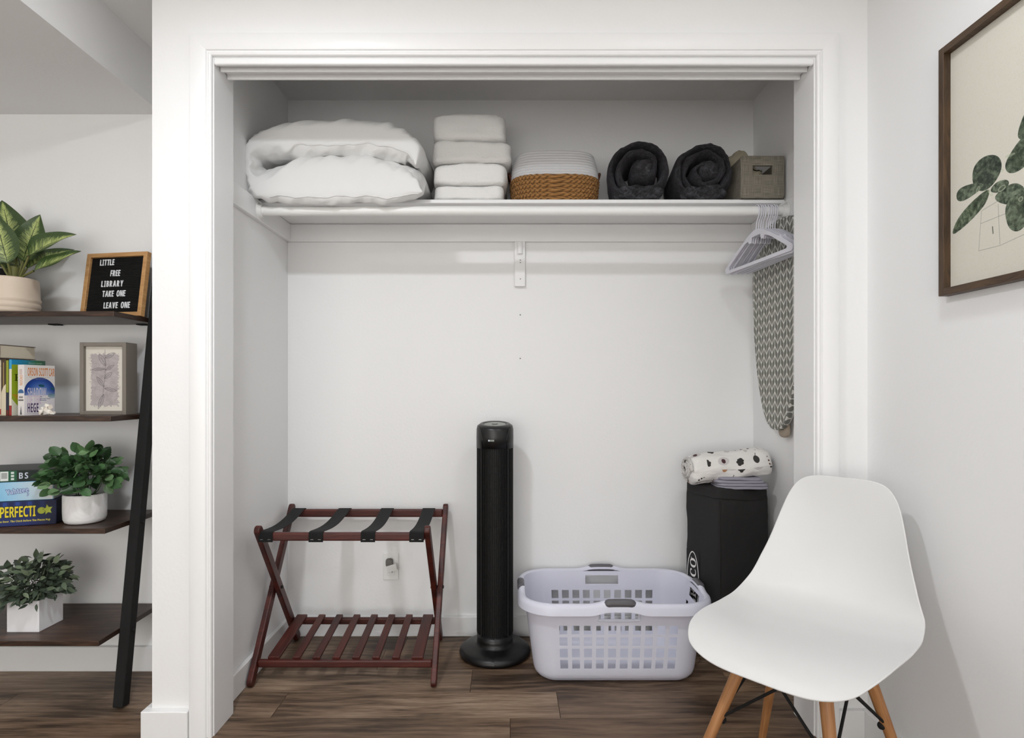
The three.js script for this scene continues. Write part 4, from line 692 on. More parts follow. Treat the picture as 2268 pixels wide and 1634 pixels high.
// ---------------------------------------------------------------- the alcove: ladder shelf and what stands on it
const SH = [1.291, 0.949, 0.592, 0.246], SF = [1.93, 1.915, 1.887, 1.858], SX = -1.2845, SL = -1.912;
{
  const t = thing('ladder_shelf', 'leaning ladder shelf with black legs and dark walnut boards', 'shelf', [-1.6, 0, 2.05]);
  const P = (x, y, d) => [x + 1.6, y, -(d - 2.05)];
  for (const x of [-1.262, -1.935]) {
    const a = P(x, 0, 1.93), b = P(x, 1.62, 2.171), L = Math.hypot(b[1], a[2] - b[2]), g = rbox(0.035, L, 0.036, 0.004); g.rotateX(-Math.atan2(a[2] - b[2], b[1])); g.translate(a[0], b[1] / 2 + 0.004, (a[2] + b[2]) / 2);
    part('leg', g, M.blackPaint, t, 'black leaning leg');
  }
  SH.forEach((y, i) => {
    const g = rbox(SX - SL, 0.017, 2.186 - SF[i], 0.0025); const p = P((SX + SL) / 2, y - 0.0085, (2.186 + SF[i]) / 2); g.translate(...p); part('shelf_board', g, M.walnut, t, 'dark walnut shelf board');
    for (const q of [0.05, 0.32]) { const b = rbox(0.035, 0.004, 0.03, 0.0015), c = P(SX - q - (q > 0.1 ? 0.05 : 0), y - 0.019, 2.165); b.translate(...c); part('bracket', b, M.blackPaint, t); }
  });
  for (const x of [-1.2835]) for (let i = 0; i < 4; i++) { const g = new THREE.CylinderGeometry(0.005, 0.005, 0.045, 10); g.rotateZ(Math.PI / 2); const p = P(-1.262, SH[i] - 0.009, 1.93 + 0.1488 * SH[i]); g.translate(...p); part('bolt', g, M.black, t); }
}
// leaves: curved blade along +x (length 1) with a folded midrib; y up, z across
function leafGeo(shape, fold, curl, n = 12, m = 6) {
  return grid(n, m, (u, v) => { const q = v * 2 - 1, w = shape(u); return [u, -curl * u * u + Math.abs(q) * w * fold + 0.02 * Math.sin(u * 9) * q * q, q * w]; }, (u, v) => [u, v]);
}
function placeLeaf(m, from, dir, up, len) {
  const x = dir.clone().normalize(), z = new THREE.Vector3().crossVectors(x, up).normalize(), y = new THREE.Vector3().crossVectors(z, x);
  m.quaternion.setFromRotationMatrix(new THREE.Matrix4().makeBasis(x, y, z)); m.position.copy(from); m.scale.setScalar(len);
}
{ // potted dieffenbachia on the top shelf
  const cx = -1.712, cd = 2.035;
  const t = thing('potted_plant', 'plant with large variegated leaves in a cream ridged pot on the top shelf', 'plant', [cx, SH[0], cd]);
  const pot = new THREE.LatheGeometry([[0, 0.001], [0.07, 0.001], [0.078, 0.005], [0.0815, 0.012], [0.0805, 0.019], [0.0825, 0.022], [0.086, 0.03], [0.0845, 0.038], [0.083, 0.041], [0.0865, 0.046], [0.0868, 0.053], [0.0835, 0.06], [0.0832, 0.075], [0.082, 0.1], [0.0805, 0.118], [0.0775, 0.124], [0.0735, 0.124], [0.072, 0.118], [0.072, 0.104], [0, 0.104]].map((p) => new THREE.Vector2(...p)), 64);
  part('pot', pot, std(0xdccbb8, 0.45, { bumpMap: T.peel, bumpScale: 0.0008 }), t);
  const soil = new THREE.CylinderGeometry(0.0718, 0.0718, 0.006, 32); soil.translate(0, 0.106, 0); part('soil', soil, std(0x2b211a, 0.95, { bumpMap: T.fuzz, bumpScale: 0.004 }), t);
  T.leaf = canvasTex(512, 256, (c, w, h) => {
    c.fillStyle = '#3d522b'; c.fillRect(0, 0, w, h); let q = 3; const R = () => { q = (q * 16807) % 2147483647; return q / 2147483647; };
    for (let i = 0; i < 900; i++) { const u = R() ** 0.8 * 0.9 + 0.02, side = R() < 0.5 ? -1 : 1, d = R() ** 1.4 * 0.36 * (1 - u * 0.55); c.strokeStyle = R() < 0.6 ? 'rgba(178,194,112,0.42)' : 'rgba(208,214,150,0.32)'; c.lineWidth = 2 + R() * 4; c.beginPath(); c.moveTo(u * w, h / 2 + side * d * h * 0.2); c.quadraticCurveTo(u * w + 10, h / 2 + side * d * h * 0.6, u * w + 34, h / 2 + side * d * h * 1.1); c.stroke(); }
    for (let i = 0; i < 9; i++) for (const s of [-1, 1]) { c.strokeStyle = 'rgba(34,50,20,0.55)'; c.lineWidth = 2.5; c.beginPath(); const u = 0.06 + i * 0.095; c.moveTo(u * w, h / 2); c.quadraticCurveTo((u + 0.04) * w, h / 2 + s * h * 0.25, (u + 0.13) * w, h / 2 + s * h * 0.5); c.stroke(); }
    c.strokeStyle = 'rgba(30,44,16,0.9)'; c.lineWidth = 6; c.beginPath(); c.moveTo(0, h / 2); c.lineTo(w * 0.86, h / 2); c.stroke();
  });
  const lm = std(0xffffff, 0.42, { map: T.leaf, side: THREE.DoubleSide });
  const shp = (u) => 0.30 * Math.pow(Math.sin(Math.PI * Math.pow(clamp(u, 0, 1), 0.72)), 0.85) * (1 - 0.25 * u), geos = [leafGeo(shp, 0.22, 0.08, 18, 10), leafGeo(shp, 0.45, 0.2, 18, 10), leafGeo((u) => shp(u) * 0.72, 0.3, 0.05, 18, 10), leafGeo((u) => shp(u) * 1.2, 0.2, 0.08, 18, 10)];
  const S = [-1.695, 1.43, 2.03];
  // [base x,y,d] [tip x,y,d] facing (x,y,-d) geometry
  const L = [
    [[-1.635, 1.490, 2.02], [-1.485, 1.577, 1.99], [0.0, 0.55, 0.85], 1],
    [[-1.68, 1.48, 2.05], [-1.635, 1.648, 2.06], [0.25, 0.2, 0.95], 3],
    [[-1.602, 1.436, 2.0], [-1.435, 1.504, 1.98], [0.0, 0.65, 0.75], 2],
    [[-1.69, 1.462, 2.0], [-1.712, 1.628, 1.965], [0.15, 0.25, 0.95], 3],
    [[-1.71, 1.49, 2.06], [-1.768, 1.70, 2.06], [0.3, 0.25, 0.9], 3],
    [[-1.72, 1.46, 2.01], [-1.86, 1.6, 1.97], [-0.2, 0.7, 0.7], 0],
    [[-1.72, 1.45, 2.03], [-1.89, 1.5, 2.0], [-0.1, 0.85, 0.5], 1],
    [[-1.71, 1.45, 2.08], [-1.8, 1.6, 2.15], [-0.3, 0.8, 0.3], 0],
    [[-1.69, 1.46, 2.08], [-1.6, 1.57, 2.16], [0.3, 0.8, 0.3], 1],
  ];
  const stem = [];
  L.forEach(([a, b, n, k]) => { const A = V3(a[0] - cx, a[1] - SH[0], -(a[2] - cd)), B = V3(b[0] - cx, b[1] - SH[0], -(b[2] - cd)); const m = part('leaf', geos[k], lm, t); placeLeaf(m, A, B.clone().sub(A), V3(...n), A.distanceTo(B));
    stem.push(tube([[S[0] - cx, 0.1, -(S[2] - cd)], [lerp(S[0] - cx, A.x, 0.35), 0.125, lerp(-(S[2] - cd), A.z, 0.35)], [A.x, A.y, A.z]], 0.0035, 10, 6)); });
  part('stem', merge([...stem, tube([[S[0] - cx, 0.098, -(S[2] - cd)], [S[0] - cx - 0.002, 0.13, 0.006], [S[0] - cx, 0.165, 0.005]], 0.014, 8, 10)]), std(0x6d6f3a, 0.6), t);
  const v = thing('round_vase', 'black round vase partly hidden behind the cream plant pot', 'vase', [-1.797, SH[0], 2.105]);
  part('vase_body', new THREE.LatheGeometry([[0, 0.001], [0.035, 0.001], [0.062, 0.04], [0.07, 0.09], [0.066, 0.13], [0.05, 0.16], [0.034, 0.17], [0.03, 0.165], [0, 0.15]].map((p) => new THREE.Vector2(...p)), 36), M.black, v);
}
{ // letter board
  const t = thing('letter_board', 'black felt letter board in a light wood frame leaning on the wall', 'letter board', [-1.406, SH[0], 2.113]);
  const W = 0.248, H = 0.236, fw = 0.0155, g0 = new THREE.Group(); t.rotation.set(-0.14, -0.17, 0, 'YXZ');
  const m = std(0xffffff, 0.5, { map: T.pine });
  part('frame_side', rbox(fw, H, 0.02, 0.002, -W / 2 + fw / 2, H / 2, 0.01), m, t); part('frame_side', rbox(fw, H, 0.02, 0.002, W / 2 - fw / 2, H / 2, 0.01), m, t);
  part('frame_top', rbox(W - 2 * fw, fw, 0.02, 0.002, 0, H - fw / 2, 0.01), m, t); part('frame_bottom', rbox(W - 2 * fw, fw, 0.02, 0.002, 0, fw / 2, 0.01), m, t);
  const felt = []; for (let i = 0; i < 34; i++) felt.push(rbox(W - 2 * fw, 0.0054, 0.006, 0.001, 0, fw + 0.003 + i * 0.00605, 0.008)); felt.push(rbox(W - 2 * fw, H - 2 * fw, 0.006, 0.001, 0, H / 2, 0.004));
  part('felt', merge(felt), std(0x020202, 1), t, 'black grooved felt');
  const font = await new FontLoader().loadAsync('fonts/droid/droid_sans_regular.typeface.json');
  const fontB = await new FontLoader().loadAsync('fonts/droid/droid_sans_bold.typeface.json');
  const lm = std(0xeef1f4, 0.4), cache = {};
  [['LITTLE', -0.072, 0.1915, 0.058], ['FREE', -0.024, 0.1505, 0.039], ['LIBRARY', -0.056, 0.1115, 0.088], ['TAKE ONE', -0.047, 0.0745, 0.093], ['LEAVE ONE', -0.036, 0.0315, 0.106]].forEach(([s, x0, y, wide], r) => {
    const gs = [...s].map((ch) => ch === ' ' ? null : cache[ch] || (cache[ch] = (() => { const q = new TextGeometry(ch, { font: fontB, size: 0.0225, depth: 0.0022, curveSegments: 4, bevelEnabled: false }); q.scale(0.56, 1, 1); q.computeBoundingBox(); q.translate(-q.boundingBox.min.x, 0, 0); q.computeBoundingBox(); return q; })()));
    const ws = gs.map((g) => g ? g.boundingBox.max.x : 0.0075), gap = (wide - ws.reduce((a, b) => a + b, 0)) / (s.length - 1);
    let x = x0; gs.forEach((g, i) => { if (g) { const l = part('letter', g, lm, t); l.position.set(x, y, 0.0112); l.rotation.z = [0.02, -0.03, 0.01, 0, 0.015][r]; } x += ws[i] + gap; });
  });
}
{ // shadow-box picture on the second shelf
  const t = thing('box_frame', 'deep grey box frame with a leaf line drawing on the second shelf', 'picture', [-1.379, SH[1], 2.045]);
  const W = 0.158, H = 0.247, fw = 0.0135, dp = 0.062, m = std(0x837c73, 0.7, { bumpMap: T.peel, bumpScale: 0.0006 });
  for (const q of [-1, 1]) part('frame_side', rbox(fw, H, dp, 0.0015, q * (W / 2 - fw / 2), H / 2, 0), m, t);
  part('frame_top', rbox(W - 2 * fw, fw, dp, 0.0015, 0, H - fw / 2, 0), m, t); part('frame_bottom', rbox(W - 2 * fw, fw, dp, 0.0015, 0, fw / 2, 0), m, t);
  T.sketch = canvasTex(384, 640, (c, w, h) => {
    c.fillStyle = '#dbd6cb'; c.fillRect(0, 0, w, h); let q = 11; const R = () => { q = (q * 16807) % 2147483647; return q / 2147483647; };
    const x0 = w * 0.13, x1 = w * 0.85, y0 = h * 0.115, y1 = h * 0.925; c.fillStyle = '#b3abab'; c.fillRect(x0, y0, x1 - x0, y1 - y0);
    for (let i = 0; i < 500; i++) { c.fillStyle = R() > 0.5 ? 'rgba(200,192,196,0.13)' : 'rgba(140,132,136,0.1)'; c.beginPath(); c.ellipse(x0 + R() * (x1 - x0), y0 + R() * (y1 - y0), R() * 40, R() * 26, R() * 3, 0, 7); c.fill(); }
    for (let i = 0; i < 160; i++) { c.fillStyle = R() > 0.5 ? '#dbd6cb' : '#b3abab'; const e = Math.floor(R() * 4); const k = R(); const px = e < 2 ? lerp(x0, x1, k) : e === 2 ? x0 : x1, py = e === 0 ? y0 : e === 1 ? y1 : lerp(y0, y1, k); c.beginPath(); c.ellipse(px, py, 4 + R() * 9, 3 + R() * 5, R(), 0, 7); c.fill(); }
    c.strokeStyle = '#6a6466'; c.lineWidth = 3;
    const leaf = (bx, by, tx, ty, k) => { const X = bx * w, Y = by * h, A = tx * w, B = ty * h, nx = -(B - Y) * k, ny = (A - X) * k; c.fillStyle = 'rgba(120,114,118,0.18)'; c.beginPath(); c.moveTo(X, Y); c.quadraticCurveTo((X + A) / 2 + nx, (Y + B) / 2 + ny, A, B); c.quadraticCurveTo((X + A) / 2 - nx, (Y + B) / 2 - ny, X, Y); c.fill(); c.stroke(); c.beginPath(); c.moveTo(X, Y); c.lineTo(lerp(X, A, 0.7), lerp(Y, B, 0.7)); c.stroke(); };
    c.beginPath(); c.moveTo(w * 0.5, h * 0.05); c.bezierCurveTo(w * 0.5, h * 0.25, w * 0.53, h * 0.45, w * 0.46, h * 0.62); c.quadraticCurveTo(w * 0.46, h * 0.7, w * 0.43, h * 0.78); c.stroke();
    leaf(0.5, 0.18, 0.76, 0.1, 0.34); leaf(0.52, 0.3, 0.34, 0.12, 0.36); leaf(0.5, 0.35, 0.16, 0.36, 0.22); leaf(0.5, 0.37, 0.74, 0.29, 0.26); leaf(0.48, 0.5, 0.68, 0.4, 0.4); leaf(0.48, 0.63, 0.28, 0.47, 0.3); leaf(0.48, 0.65, 0.8, 0.69, 0.26); leaf(0.47, 0.74, 0.32, 0.97, 0.26);
  });
  const g = grid(1, 1, (u, v) => [(u - 0.5) * (W - 2 * fw), fw + v * (H - 2 * fw), dp / 2 - 0.012]); part('print', g, std(0xffffff, 0.9, { map: T.sketch }), t, 'cream print with grey leaf drawing');
  part('backing', rbox(W - 2 * fw, H - 2 * fw, 0.004, 0.001, 0, H / 2, dp / 2 - 0.0155), std(0xcfc8ba, 0.9), t);
}
// books: spine to the front, front cover to the right
function book(label, [x, d], turn, thk, h, dep, spineTex, coverTex, y = SH[1], flat = false) {
  const t = thing('book', label, 'book', [x, y, d], turn, 'books on the second shelf');
  const c = 0.0016, plain = std(0xe8e2d2, 0.9);
  part('pages', rbox(thk - 2 * c, h - 0.004, dep - 0.004, 0.0008, -thk / 2, h / 2, -dep / 2 - 0.001), plain, t);
  const face = (g, f) => { const p = g.attributes.position, uv = g.attributes.uv; for (let i = 0; i < p.count; i++) { const q = f(p.getX(i), p.getY(i), p.getZ(i)); uv.setXY(i, q[0], q[1]); } return g; };
  const cm = std(0xffffff, 0.35, { map: coverTex }), sm = std(0xffffff, 0.4, { map: spineTex });
  part('front_cover', face(rbox(c, h, dep, 0.0006, -c / 2, h / 2, -dep / 2), (a, b, e) => [-e / dep, b / h]), cm, t);
  part('back_cover', face(rbox(c, h, dep, 0.0006, -thk + c / 2, h / 2, -dep / 2), (a, b, e) => [0.02, b / h]), sm, t);
  part('spine', face(rbox(thk, h, c, 0.0007, -thk / 2, h / 2, c / 2 - 0.0003), (a, b) => [(a + thk) / thk, b / h]), sm, t);
  return t;
}
{
  const solid = (col) => canvasTex(32, 32, (c) => { c.fillStyle = col; c.fillRect(0, 0, 32, 32); });
  const cover1 = canvasTex(512, 820, (c, w, h) => {
    c.fillStyle = '#f1ece8'; c.fillRect(0, 0, w, h);
    const gr = c.createRadialGradient(w * 0.5, h * 0.56, 40, w * 0.5, h * 0.56, 260); gr.addColorStop(0, '#8aa7dd'); gr.addColorStop(0.75, '#2b52a8'); gr.addColorStop(1, '#1d3a86'); c.fillStyle = gr; c.beginPath(); c.ellipse(w * 0.5, h * 0.54, 262, 240, 0, Math.PI * 0.93, Math.PI * 2.07); c.fill();
    c.fillStyle = '#1d5a70'; for (const [a, b, e, f] of [[0.55, 0.41, 52, 22], [0.92, 0.47, 34, 24], [0.9, 0.62, 70, 40]]) { c.beginPath(); c.ellipse(w * a, h * b, e, f, 0.1, 0, 7); c.fill(); }
    const fade = c.createLinearGradient(0, h * 0.5, 0, h * 0.72); fade.addColorStop(0, 'rgba(241,236,240,0)'); fade.addColorStop(1, '#f1ecf0'); c.fillStyle = fade; c.fillRect(0, h * 0.5, w, h * 0.5);
    c.textAlign = 'left'; c.fillStyle = '#e08a45'; c.font = 'bold 108px sans-serif'; c.save(); c.translate(50, h * 0.217); c.scale(0.47, 1.7); c.fillText('ORSON SCOTT CARD', 0, 0); c.restore();
    c.fillStyle = '#b8a89c'; c.font = '22px sans-serif'; c.fillText('New York Times bestselling author', 80, h * 0.25); c.fillText('of the saga continues here', 110, h * 0.285);
    const L = (s, y, k, col) => { c.save(); c.translate(44, y); c.scale(k, 1.7); c.fillStyle = col; c.font = 'bold 120px sans-serif'; c.fillText(s, 0, 0); c.restore(); };
    L('SHADOW', h * 0.634, 0.62, '#d9d4e4'); L('OF THE', h * 0.78, 0.58, '#e2d2e2'); L('HEGE', h * 0.94, 0.62, '#4e3c66');
    c.fillStyle = '#24407a'; c.font = 'bold 24px sans-serif'; c.fillText('THE', 250, h * 0.645); c.fillText('New York Times', 250, h * 0.682); c.fillText('Bestseller', 250, h * 0.712);
    c.fillStyle = '#777'; c.font = '16px sans-serif'; c.fillText('AUTHOR OF ENDER’S SHADOW', 44, h * 0.968);
  });
  const spine1 = canvasTex(128, 820, (c, w, h) => { c.fillStyle = '#ece7e4'; c.fillRect(0, 0, w, h); c.fillStyle = '#d9c9c4'; c.fillRect(30, 70, 60, 90); c.save(); c.translate(w * 0.3, h * 0.2); c.rotate(Math.PI / 2); c.fillStyle = '#dd9a66'; c.font = 'bold 80px sans-serif'; c.scale(0.62, 1); c.fillText('ORSON', 0, 0); c.restore(); c.fillStyle = '#3d6c9c'; c.beginPath(); c.ellipse(w / 2, h * 0.545, 58, 50, 0, Math.PI, 0); c.fill(); c.fillRect(6, h * 0.54, 116, 16); c.fillStyle = '#8d8a88'; c.fillRect(22, h * 0.62, 84, 30); c.fillStyle = '#77736f'; c.fillRect(12, h * 0.68, 104, 26); c.fillStyle = '#5a5a60'; c.beginPath(); c.moveTo(64, h * 0.8); c.lineTo(84, h * 0.98); c.lineTo(44, h * 0.98); c.fill(); });
  book('white paperback with blue circle on its cover, rightmost book on the second shelf', [-1.597, 1.955], -0.21, 0.0255, 0.1685, 0.105, spine1, cover1);
  const cover2 = canvasTex(400, 600, (c, w, h) => { c.fillStyle = '#9db22c'; c.fillRect(0, 0, w, h); const g = c.createLinearGradient(0, 0, w, 0); g.addColorStop(0, '#1b94cf'); g.addColorStop(0.4, '#2a86a6'); g.addColorStop(0.75, '#2f7048'); g.addColorStop(1, '#4b6a5c'); c.fillStyle = g; c.fillRect(0, 0, w, h * 0.09); c.fillStyle = 'rgba(230,240,230,0.7)'; c.font = 'italic 26px serif'; c.fillText('Nature Series', 190, 40); c.fillStyle = '#2d3a12'; c.font = 'bold 100px serif'; c.fillText('Forest', 30, h * 0.38); c.fillStyle = '#c09a2c'; c.beginPath(); c.moveTo(0, h * 0.62); c.lineTo(180, h * 0.9); c.lineTo(300, h * 0.62); c.fill(); c.fillStyle = '#e6e4d4'; c.beginPath(); c.moveTo(0, h * 0.7); c.lineTo(160, h); c.lineTo(0, h); c.fill(); });
  const spine2 = canvasTex(32, 600, (c, w, h) => { c.fillStyle = '#e9e2cf'; c.fillRect(0, 0, w, h); c.fillStyle = '#39a0d4'; c.fillRect(0, 0, w, h * 0.17); c.fillStyle = '#a4342f'; c.fillRect(0, h * 0.82, w, h * 0.18); });
  book('thin blue and lime green picture book directly behind the white paperback', [-1.6405, 1.957], -0.14, 0.009, 0.186, 0.122, spine2, cover2);
  const spine3 = canvasTex(32, 600, (c, w, h) => { c.fillStyle = '#98a22e'; c.fillRect(0, 0, w, h); c.fillStyle = '#26303f'; c.fillRect(0, h * 0.58, w, h * 0.32); c.fillStyle = '#6e2b23'; c.fillRect(0, h * 0.9, w, h * 0.1); });
  book('thin book with lime and navy spine, third from the right', [-1.6515, 1.958], -0.12, 0.0085, 0.183, 0.125, spine3, solid('#39543a'));
  const spine4 = canvasTex(64, 600, (c, w, h) => { c.fillStyle = '#4a3822'; c.fillRect(0, 0, w, h); c.fillStyle = '#a9935a'; c.fillRect(w * 0.42, h * 0.06, w * 0.2, h * 0.5); c.fillStyle = '#ded3b8'; c.beginPath(); c.moveTo(0, h * 0.6); c.lineTo(w * 0.4, h * 0.5); c.lineTo(w, h * 0.44); c.lineTo(w, h); c.lineTo(0, h); c.fill(); });
  book('brown book with a torn cream patch on its spine', [-1.661, 1.959], -0.1, 0.0165, 0.187, 0.128, spine4, solid('#4a3822'));
  const spine5 = canvasTex(64, 600, (c, w, h) => { c.fillStyle = '#dfd5bf'; c.fillRect(0, 0, w, h); c.fillStyle = '#a82a26'; c.fillRect(0, h * 0.88, w, h * 0.1); c.fillStyle = '#c8b890'; c.fillRect(0, h * 0.1, w, 14); });
  book('cream book with a red band low on its spine', [-1.6785, 1.96], -0.09, 0.019, 0.184, 0.125, spine5, solid('#d9cfba'));
  book('cream book at the left end of the row', [-1.6985, 1.961], -0.08, 0.022, 0.184, 0.125, spine5, solid('#cabb9c')).userData.label = 'second cream book with a red band, at the left end of the row';
  const t = thing('book', 'thick grey brown book lying flat on top of the standing books', 'book', [-1.757, SH[1] + 0.1885, 2.02], -0.1, 'books on the second shelf');
  const spine6 = canvasTex(512, 128, (c, w, h) => { c.fillStyle = '#7a6c63'; c.fillRect(0, 0, w, h); c.fillStyle = '#3a322c'; c.font = 'bold 84px serif'; c.textAlign = 'right'; c.fillText('ATLAS  G', w - 40, 96); });
  const b = rbox(0.19, 0.046, 0.0022, 0.0008, 0, 0.0235, 0.0655); { const p = b.attributes.position, uv = b.attributes.uv; for (let i = 0; i < p.count; i++) uv.setXY(i, (p.getX(i) + 0.095) / 0.19, p.getY(i) / 0.047); } part('spine', b, std(0xffffff, 0.7, { map: spine6 }), t);
  const cm = std(0x75675e, 0.7); part('front_cover', rbox(0.19, 0.002, 0.134, 0.0008, 0, 0.0455, 0), cm, t); part('back_cover', rbox(0.19, 0.002, 0.134, 0.0008, 0, 0.0015, 0), cm, t); part('pages', rbox(0.186, 0.041, 0.128, 0.001, 0, 0.0235, 0), std(0xd6ccb8, 0.9), t);
}
{ // white crystal cluster beside the paperback
  const t = thing('crystal_cluster', 'small white crystal cluster at the foot of the white paperback', 'crystal', [-1.522, SH[1], 1.955]);
  for (let i = 0; i < 26; i++) { const r = rr(0.004, 0.011), a = rnd() * 6.28, q = Math.sqrt(rnd()) * 0.026, h = 0.03 * (1 - (q / 0.028) ** 2); let g = new THREE.OctahedronGeometry(r, 0); g.scale(1, rr(0.8, 1.4), 1); g.rotateX(rr(-0.8, 0.8)); g.rotateZ(rr(-0.8, 0.8)); g.translate(Math.cos(a) * q, Math.max(r * 0.8, rnd() * h + 0.005), Math.sin(a) * q * 0.75); part('crystal_point', g, std([0xefe9e0, 0xe2d9cc, 0xf7f4ee][i % 3], 0.4), t); }
}
// board games: lying in a stack, their long side turned to the room
function gameBox(label, [x, y, d], turn, w, h, l, front, side, top) {
  const t = thing('board_game_box', label, 'board game', [x, y, d], turn, 'board game boxes stacked on the third shelf');
  const uvFix = (g, f) => { const p = g.attributes.position, uv = g.attributes.uv; for (let i = 0; i < p.count; i++) { const q = f(p.getX(i), p.getY(i), p.getZ(i)); uv.setXY(i, q[0], q[1]); } return g; };
  part('box_lid', rbox(w, h, l, 0.002, -w / 2, h / 2, -l / 2), std(top, 0.45), t);
  part('front_print', uvFix(rbox(w - 0.003, h - 0.003, 0.0008, 0.0003, -w / 2, h / 2, 0.0002), (a, b) => [(a + w) / w, b / h]), std(0xffffff, 0.7, { map: front }), t);
  part('side_print', rbox(0.0008, h - 0.003, l - 0.003, 0.0003, 0.0002, h / 2, -l / 2), std(side, 0.45), t);
  return t;
}
{
  const U = 0.32, q0 = [-1.4905, 1.952];
  const f1 = canvasTex(1024, 310, (c, w, h) => {
    c.fillStyle = '#1b2a66'; c.fillRect(0, 0, w, h); for (let i = 0; i < 16; i++) { c.fillStyle = i % 2 ? 'rgba(40,90,180,0.5)' : 'rgba(14,22,64,0.6)'; c.fillRect(i * 66, 0, 44, 70 + (i % 3) * 30); }
    const k = c.createLinearGradient(w * 0.7, 0, w, 0); k.addColorStop(0, 'rgba(12,16,40,0)'); k.addColorStop(1, '#0d1230'); c.fillStyle = k; c.fillRect(0, 0, w, h);
    c.font = 'bold 186px sans-serif'; c.save(); c.translate(424, 196); c.scale(0.51, 1); let x = 0; for (const ch of 'PERFECTI') { c.lineWidth = 16; c.strokeStyle = '#0f1533'; c.strokeText(ch, x, 0); c.fillStyle = '#e6d22c'; c.fillText(ch, x, 0); x += c.measureText(ch).width * 0.9; } c.restore();
    c.fillStyle = '#a9b23c'; c.strokeStyle = '#6f7a24'; c.lineWidth = 5; c.beginPath(); c.arc(868, 128, 42, 0, 7); c.fill(); c.stroke(); c.beginPath(); for (let i = 0; i < 10; i++) { const r = i % 2 ? 34 : 66, a = i * Math.PI / 5 - 0.5; c.lineTo(936 + Math.cos(a) * r * 0.85, 120 + Math.sin(a) * r); } c.closePath(); c.fill(); c.stroke();
    c.fillStyle = '#ddcf3a'; c.font = 'bold 34px sans-serif'; c.save(); c.translate(30, 258); c.scale(0.88, 1); c.fillText('Pop! Goes The Game... Open The Door. The Clock Before The Pieces Pop', 0, 0, 1060); c.restore();
  });
  gameBox('navy board game box with big yellow lettering, lowest of the stack', [q0[0], SH[2] + 0.0005, q0[1]], U, 0.262, 0.08, 0.2, f1, 0x10142e, 0x1a2450);
  const f2 = canvasTex(1024, 290, (c, w, h) => {
    const k = c.createLinearGradient(0, h, w, 0); k.addColorStop(0, '#3aa6de'); k.addColorStop(0.55, '#9fcdea'); k.addColorStop(1, '#e6e0da'); c.fillStyle = k; c.fillRect(0, 0, w, h);
    c.save(); c.translate(530, 190); c.rotate(-0.14); c.scale(0.6, 1); c.font = 'bold 104px sans-serif'; c.lineWidth = 14; c.strokeStyle = '#4a5f98'; c.strokeText('Yahtzee', 0, 0); c.fillStyle = '#c4d4ec'; c.fillText('Yahtzee', 0, 0); c.font = 'bold 50px sans-serif'; c.lineWidth = 8; c.strokeText('Jr', 350, 52); c.fillText('Jr', 350, 52); c.restore();
  });
  gameBox('light blue dice game box in the middle of the stack', [q0[0] - 0.012, SH[2] + 0.081, q0[1] + 0.004], U, 0.262, 0.062, 0.19, f2, 0xd9dcdf, 0x8ec4e4);
  const f3 = canvasTex(1024, 140, (c, w, h) => {
    c.fillStyle = '#14211d'; c.fillRect(0, 0, w, h); c.fillStyle = '#1d5a3c'; c.fillRect(0, 0, 640, h); c.fillStyle = '#dfe4e2'; c.fillRect(330, 14, 110, 100); c.fillRect(468, 12, 84, 116);
    c.fillStyle = '#333'; for (let i = 0; i < 20; i++) if (i % 3) c.fillRect(478 + i * 3.2, 28, 2, 72);
    c.fillStyle = '#d4dbd8'; for (let i = 0; i < 3; i++) c.fillRect(578, 18 + i * 38, 34, 26); c.fillStyle = '#c9cfde'; c.font = 'bold 104px sans-serif'; c.save(); c.translate(655, 106); c.scale(0.8, 1); c.fillText('B', 0, 0); c.fillText('S', 80, 0); c.restore(); c.fillStyle = '#4a5c55'; c.font = 'bold 50px sans-serif'; c.fillText('game', 830, 92);
  });
  gameBox('flat black and green game box with a barcode label, topmost of the stack', [q0[0] - 0.014, SH[2] + 0.144, q0[1] + 0.006], U + 0.02, 0.262, 0.037, 0.19, f3, 0x16201d, 0x3a3d3e);
}
function bushy(t, c, R, n, geos, mats, len, droop, keep = () => true) {
  for (let i = 0; i < n;) {
    const a = rnd() * 2 * Math.PI, h = rr(-0.45, 1), q = Math.sqrt(Math.max(0, 1 - h * h)), k = Math.pow(rnd(), 0.4);
    const dir = V3(Math.cos(a) * q, h, Math.sin(a) * q), p = V3(c[0] + dir.x * R[0] * k, c[1] + dir.y * R[1] * k, c[2] + dir.z * R[2] * k);
    if (!keep(p)) continue; i++;
    const m = part('leaf', geos[i % geos.length], mats[i % mats.length], t);
    placeLeaf(m, p, V3(dir.x + rr(-0.7, 0.7), dir.y * 0.6 + rr(-0.5, 0.4) - droop, dir.z + rr(-0.7, 0.7)), V3(rr(-0.5, 0.5), rr(0.3, 1), rr(0, 1.1)), len * rr(0.75, 1.2));
  }
}
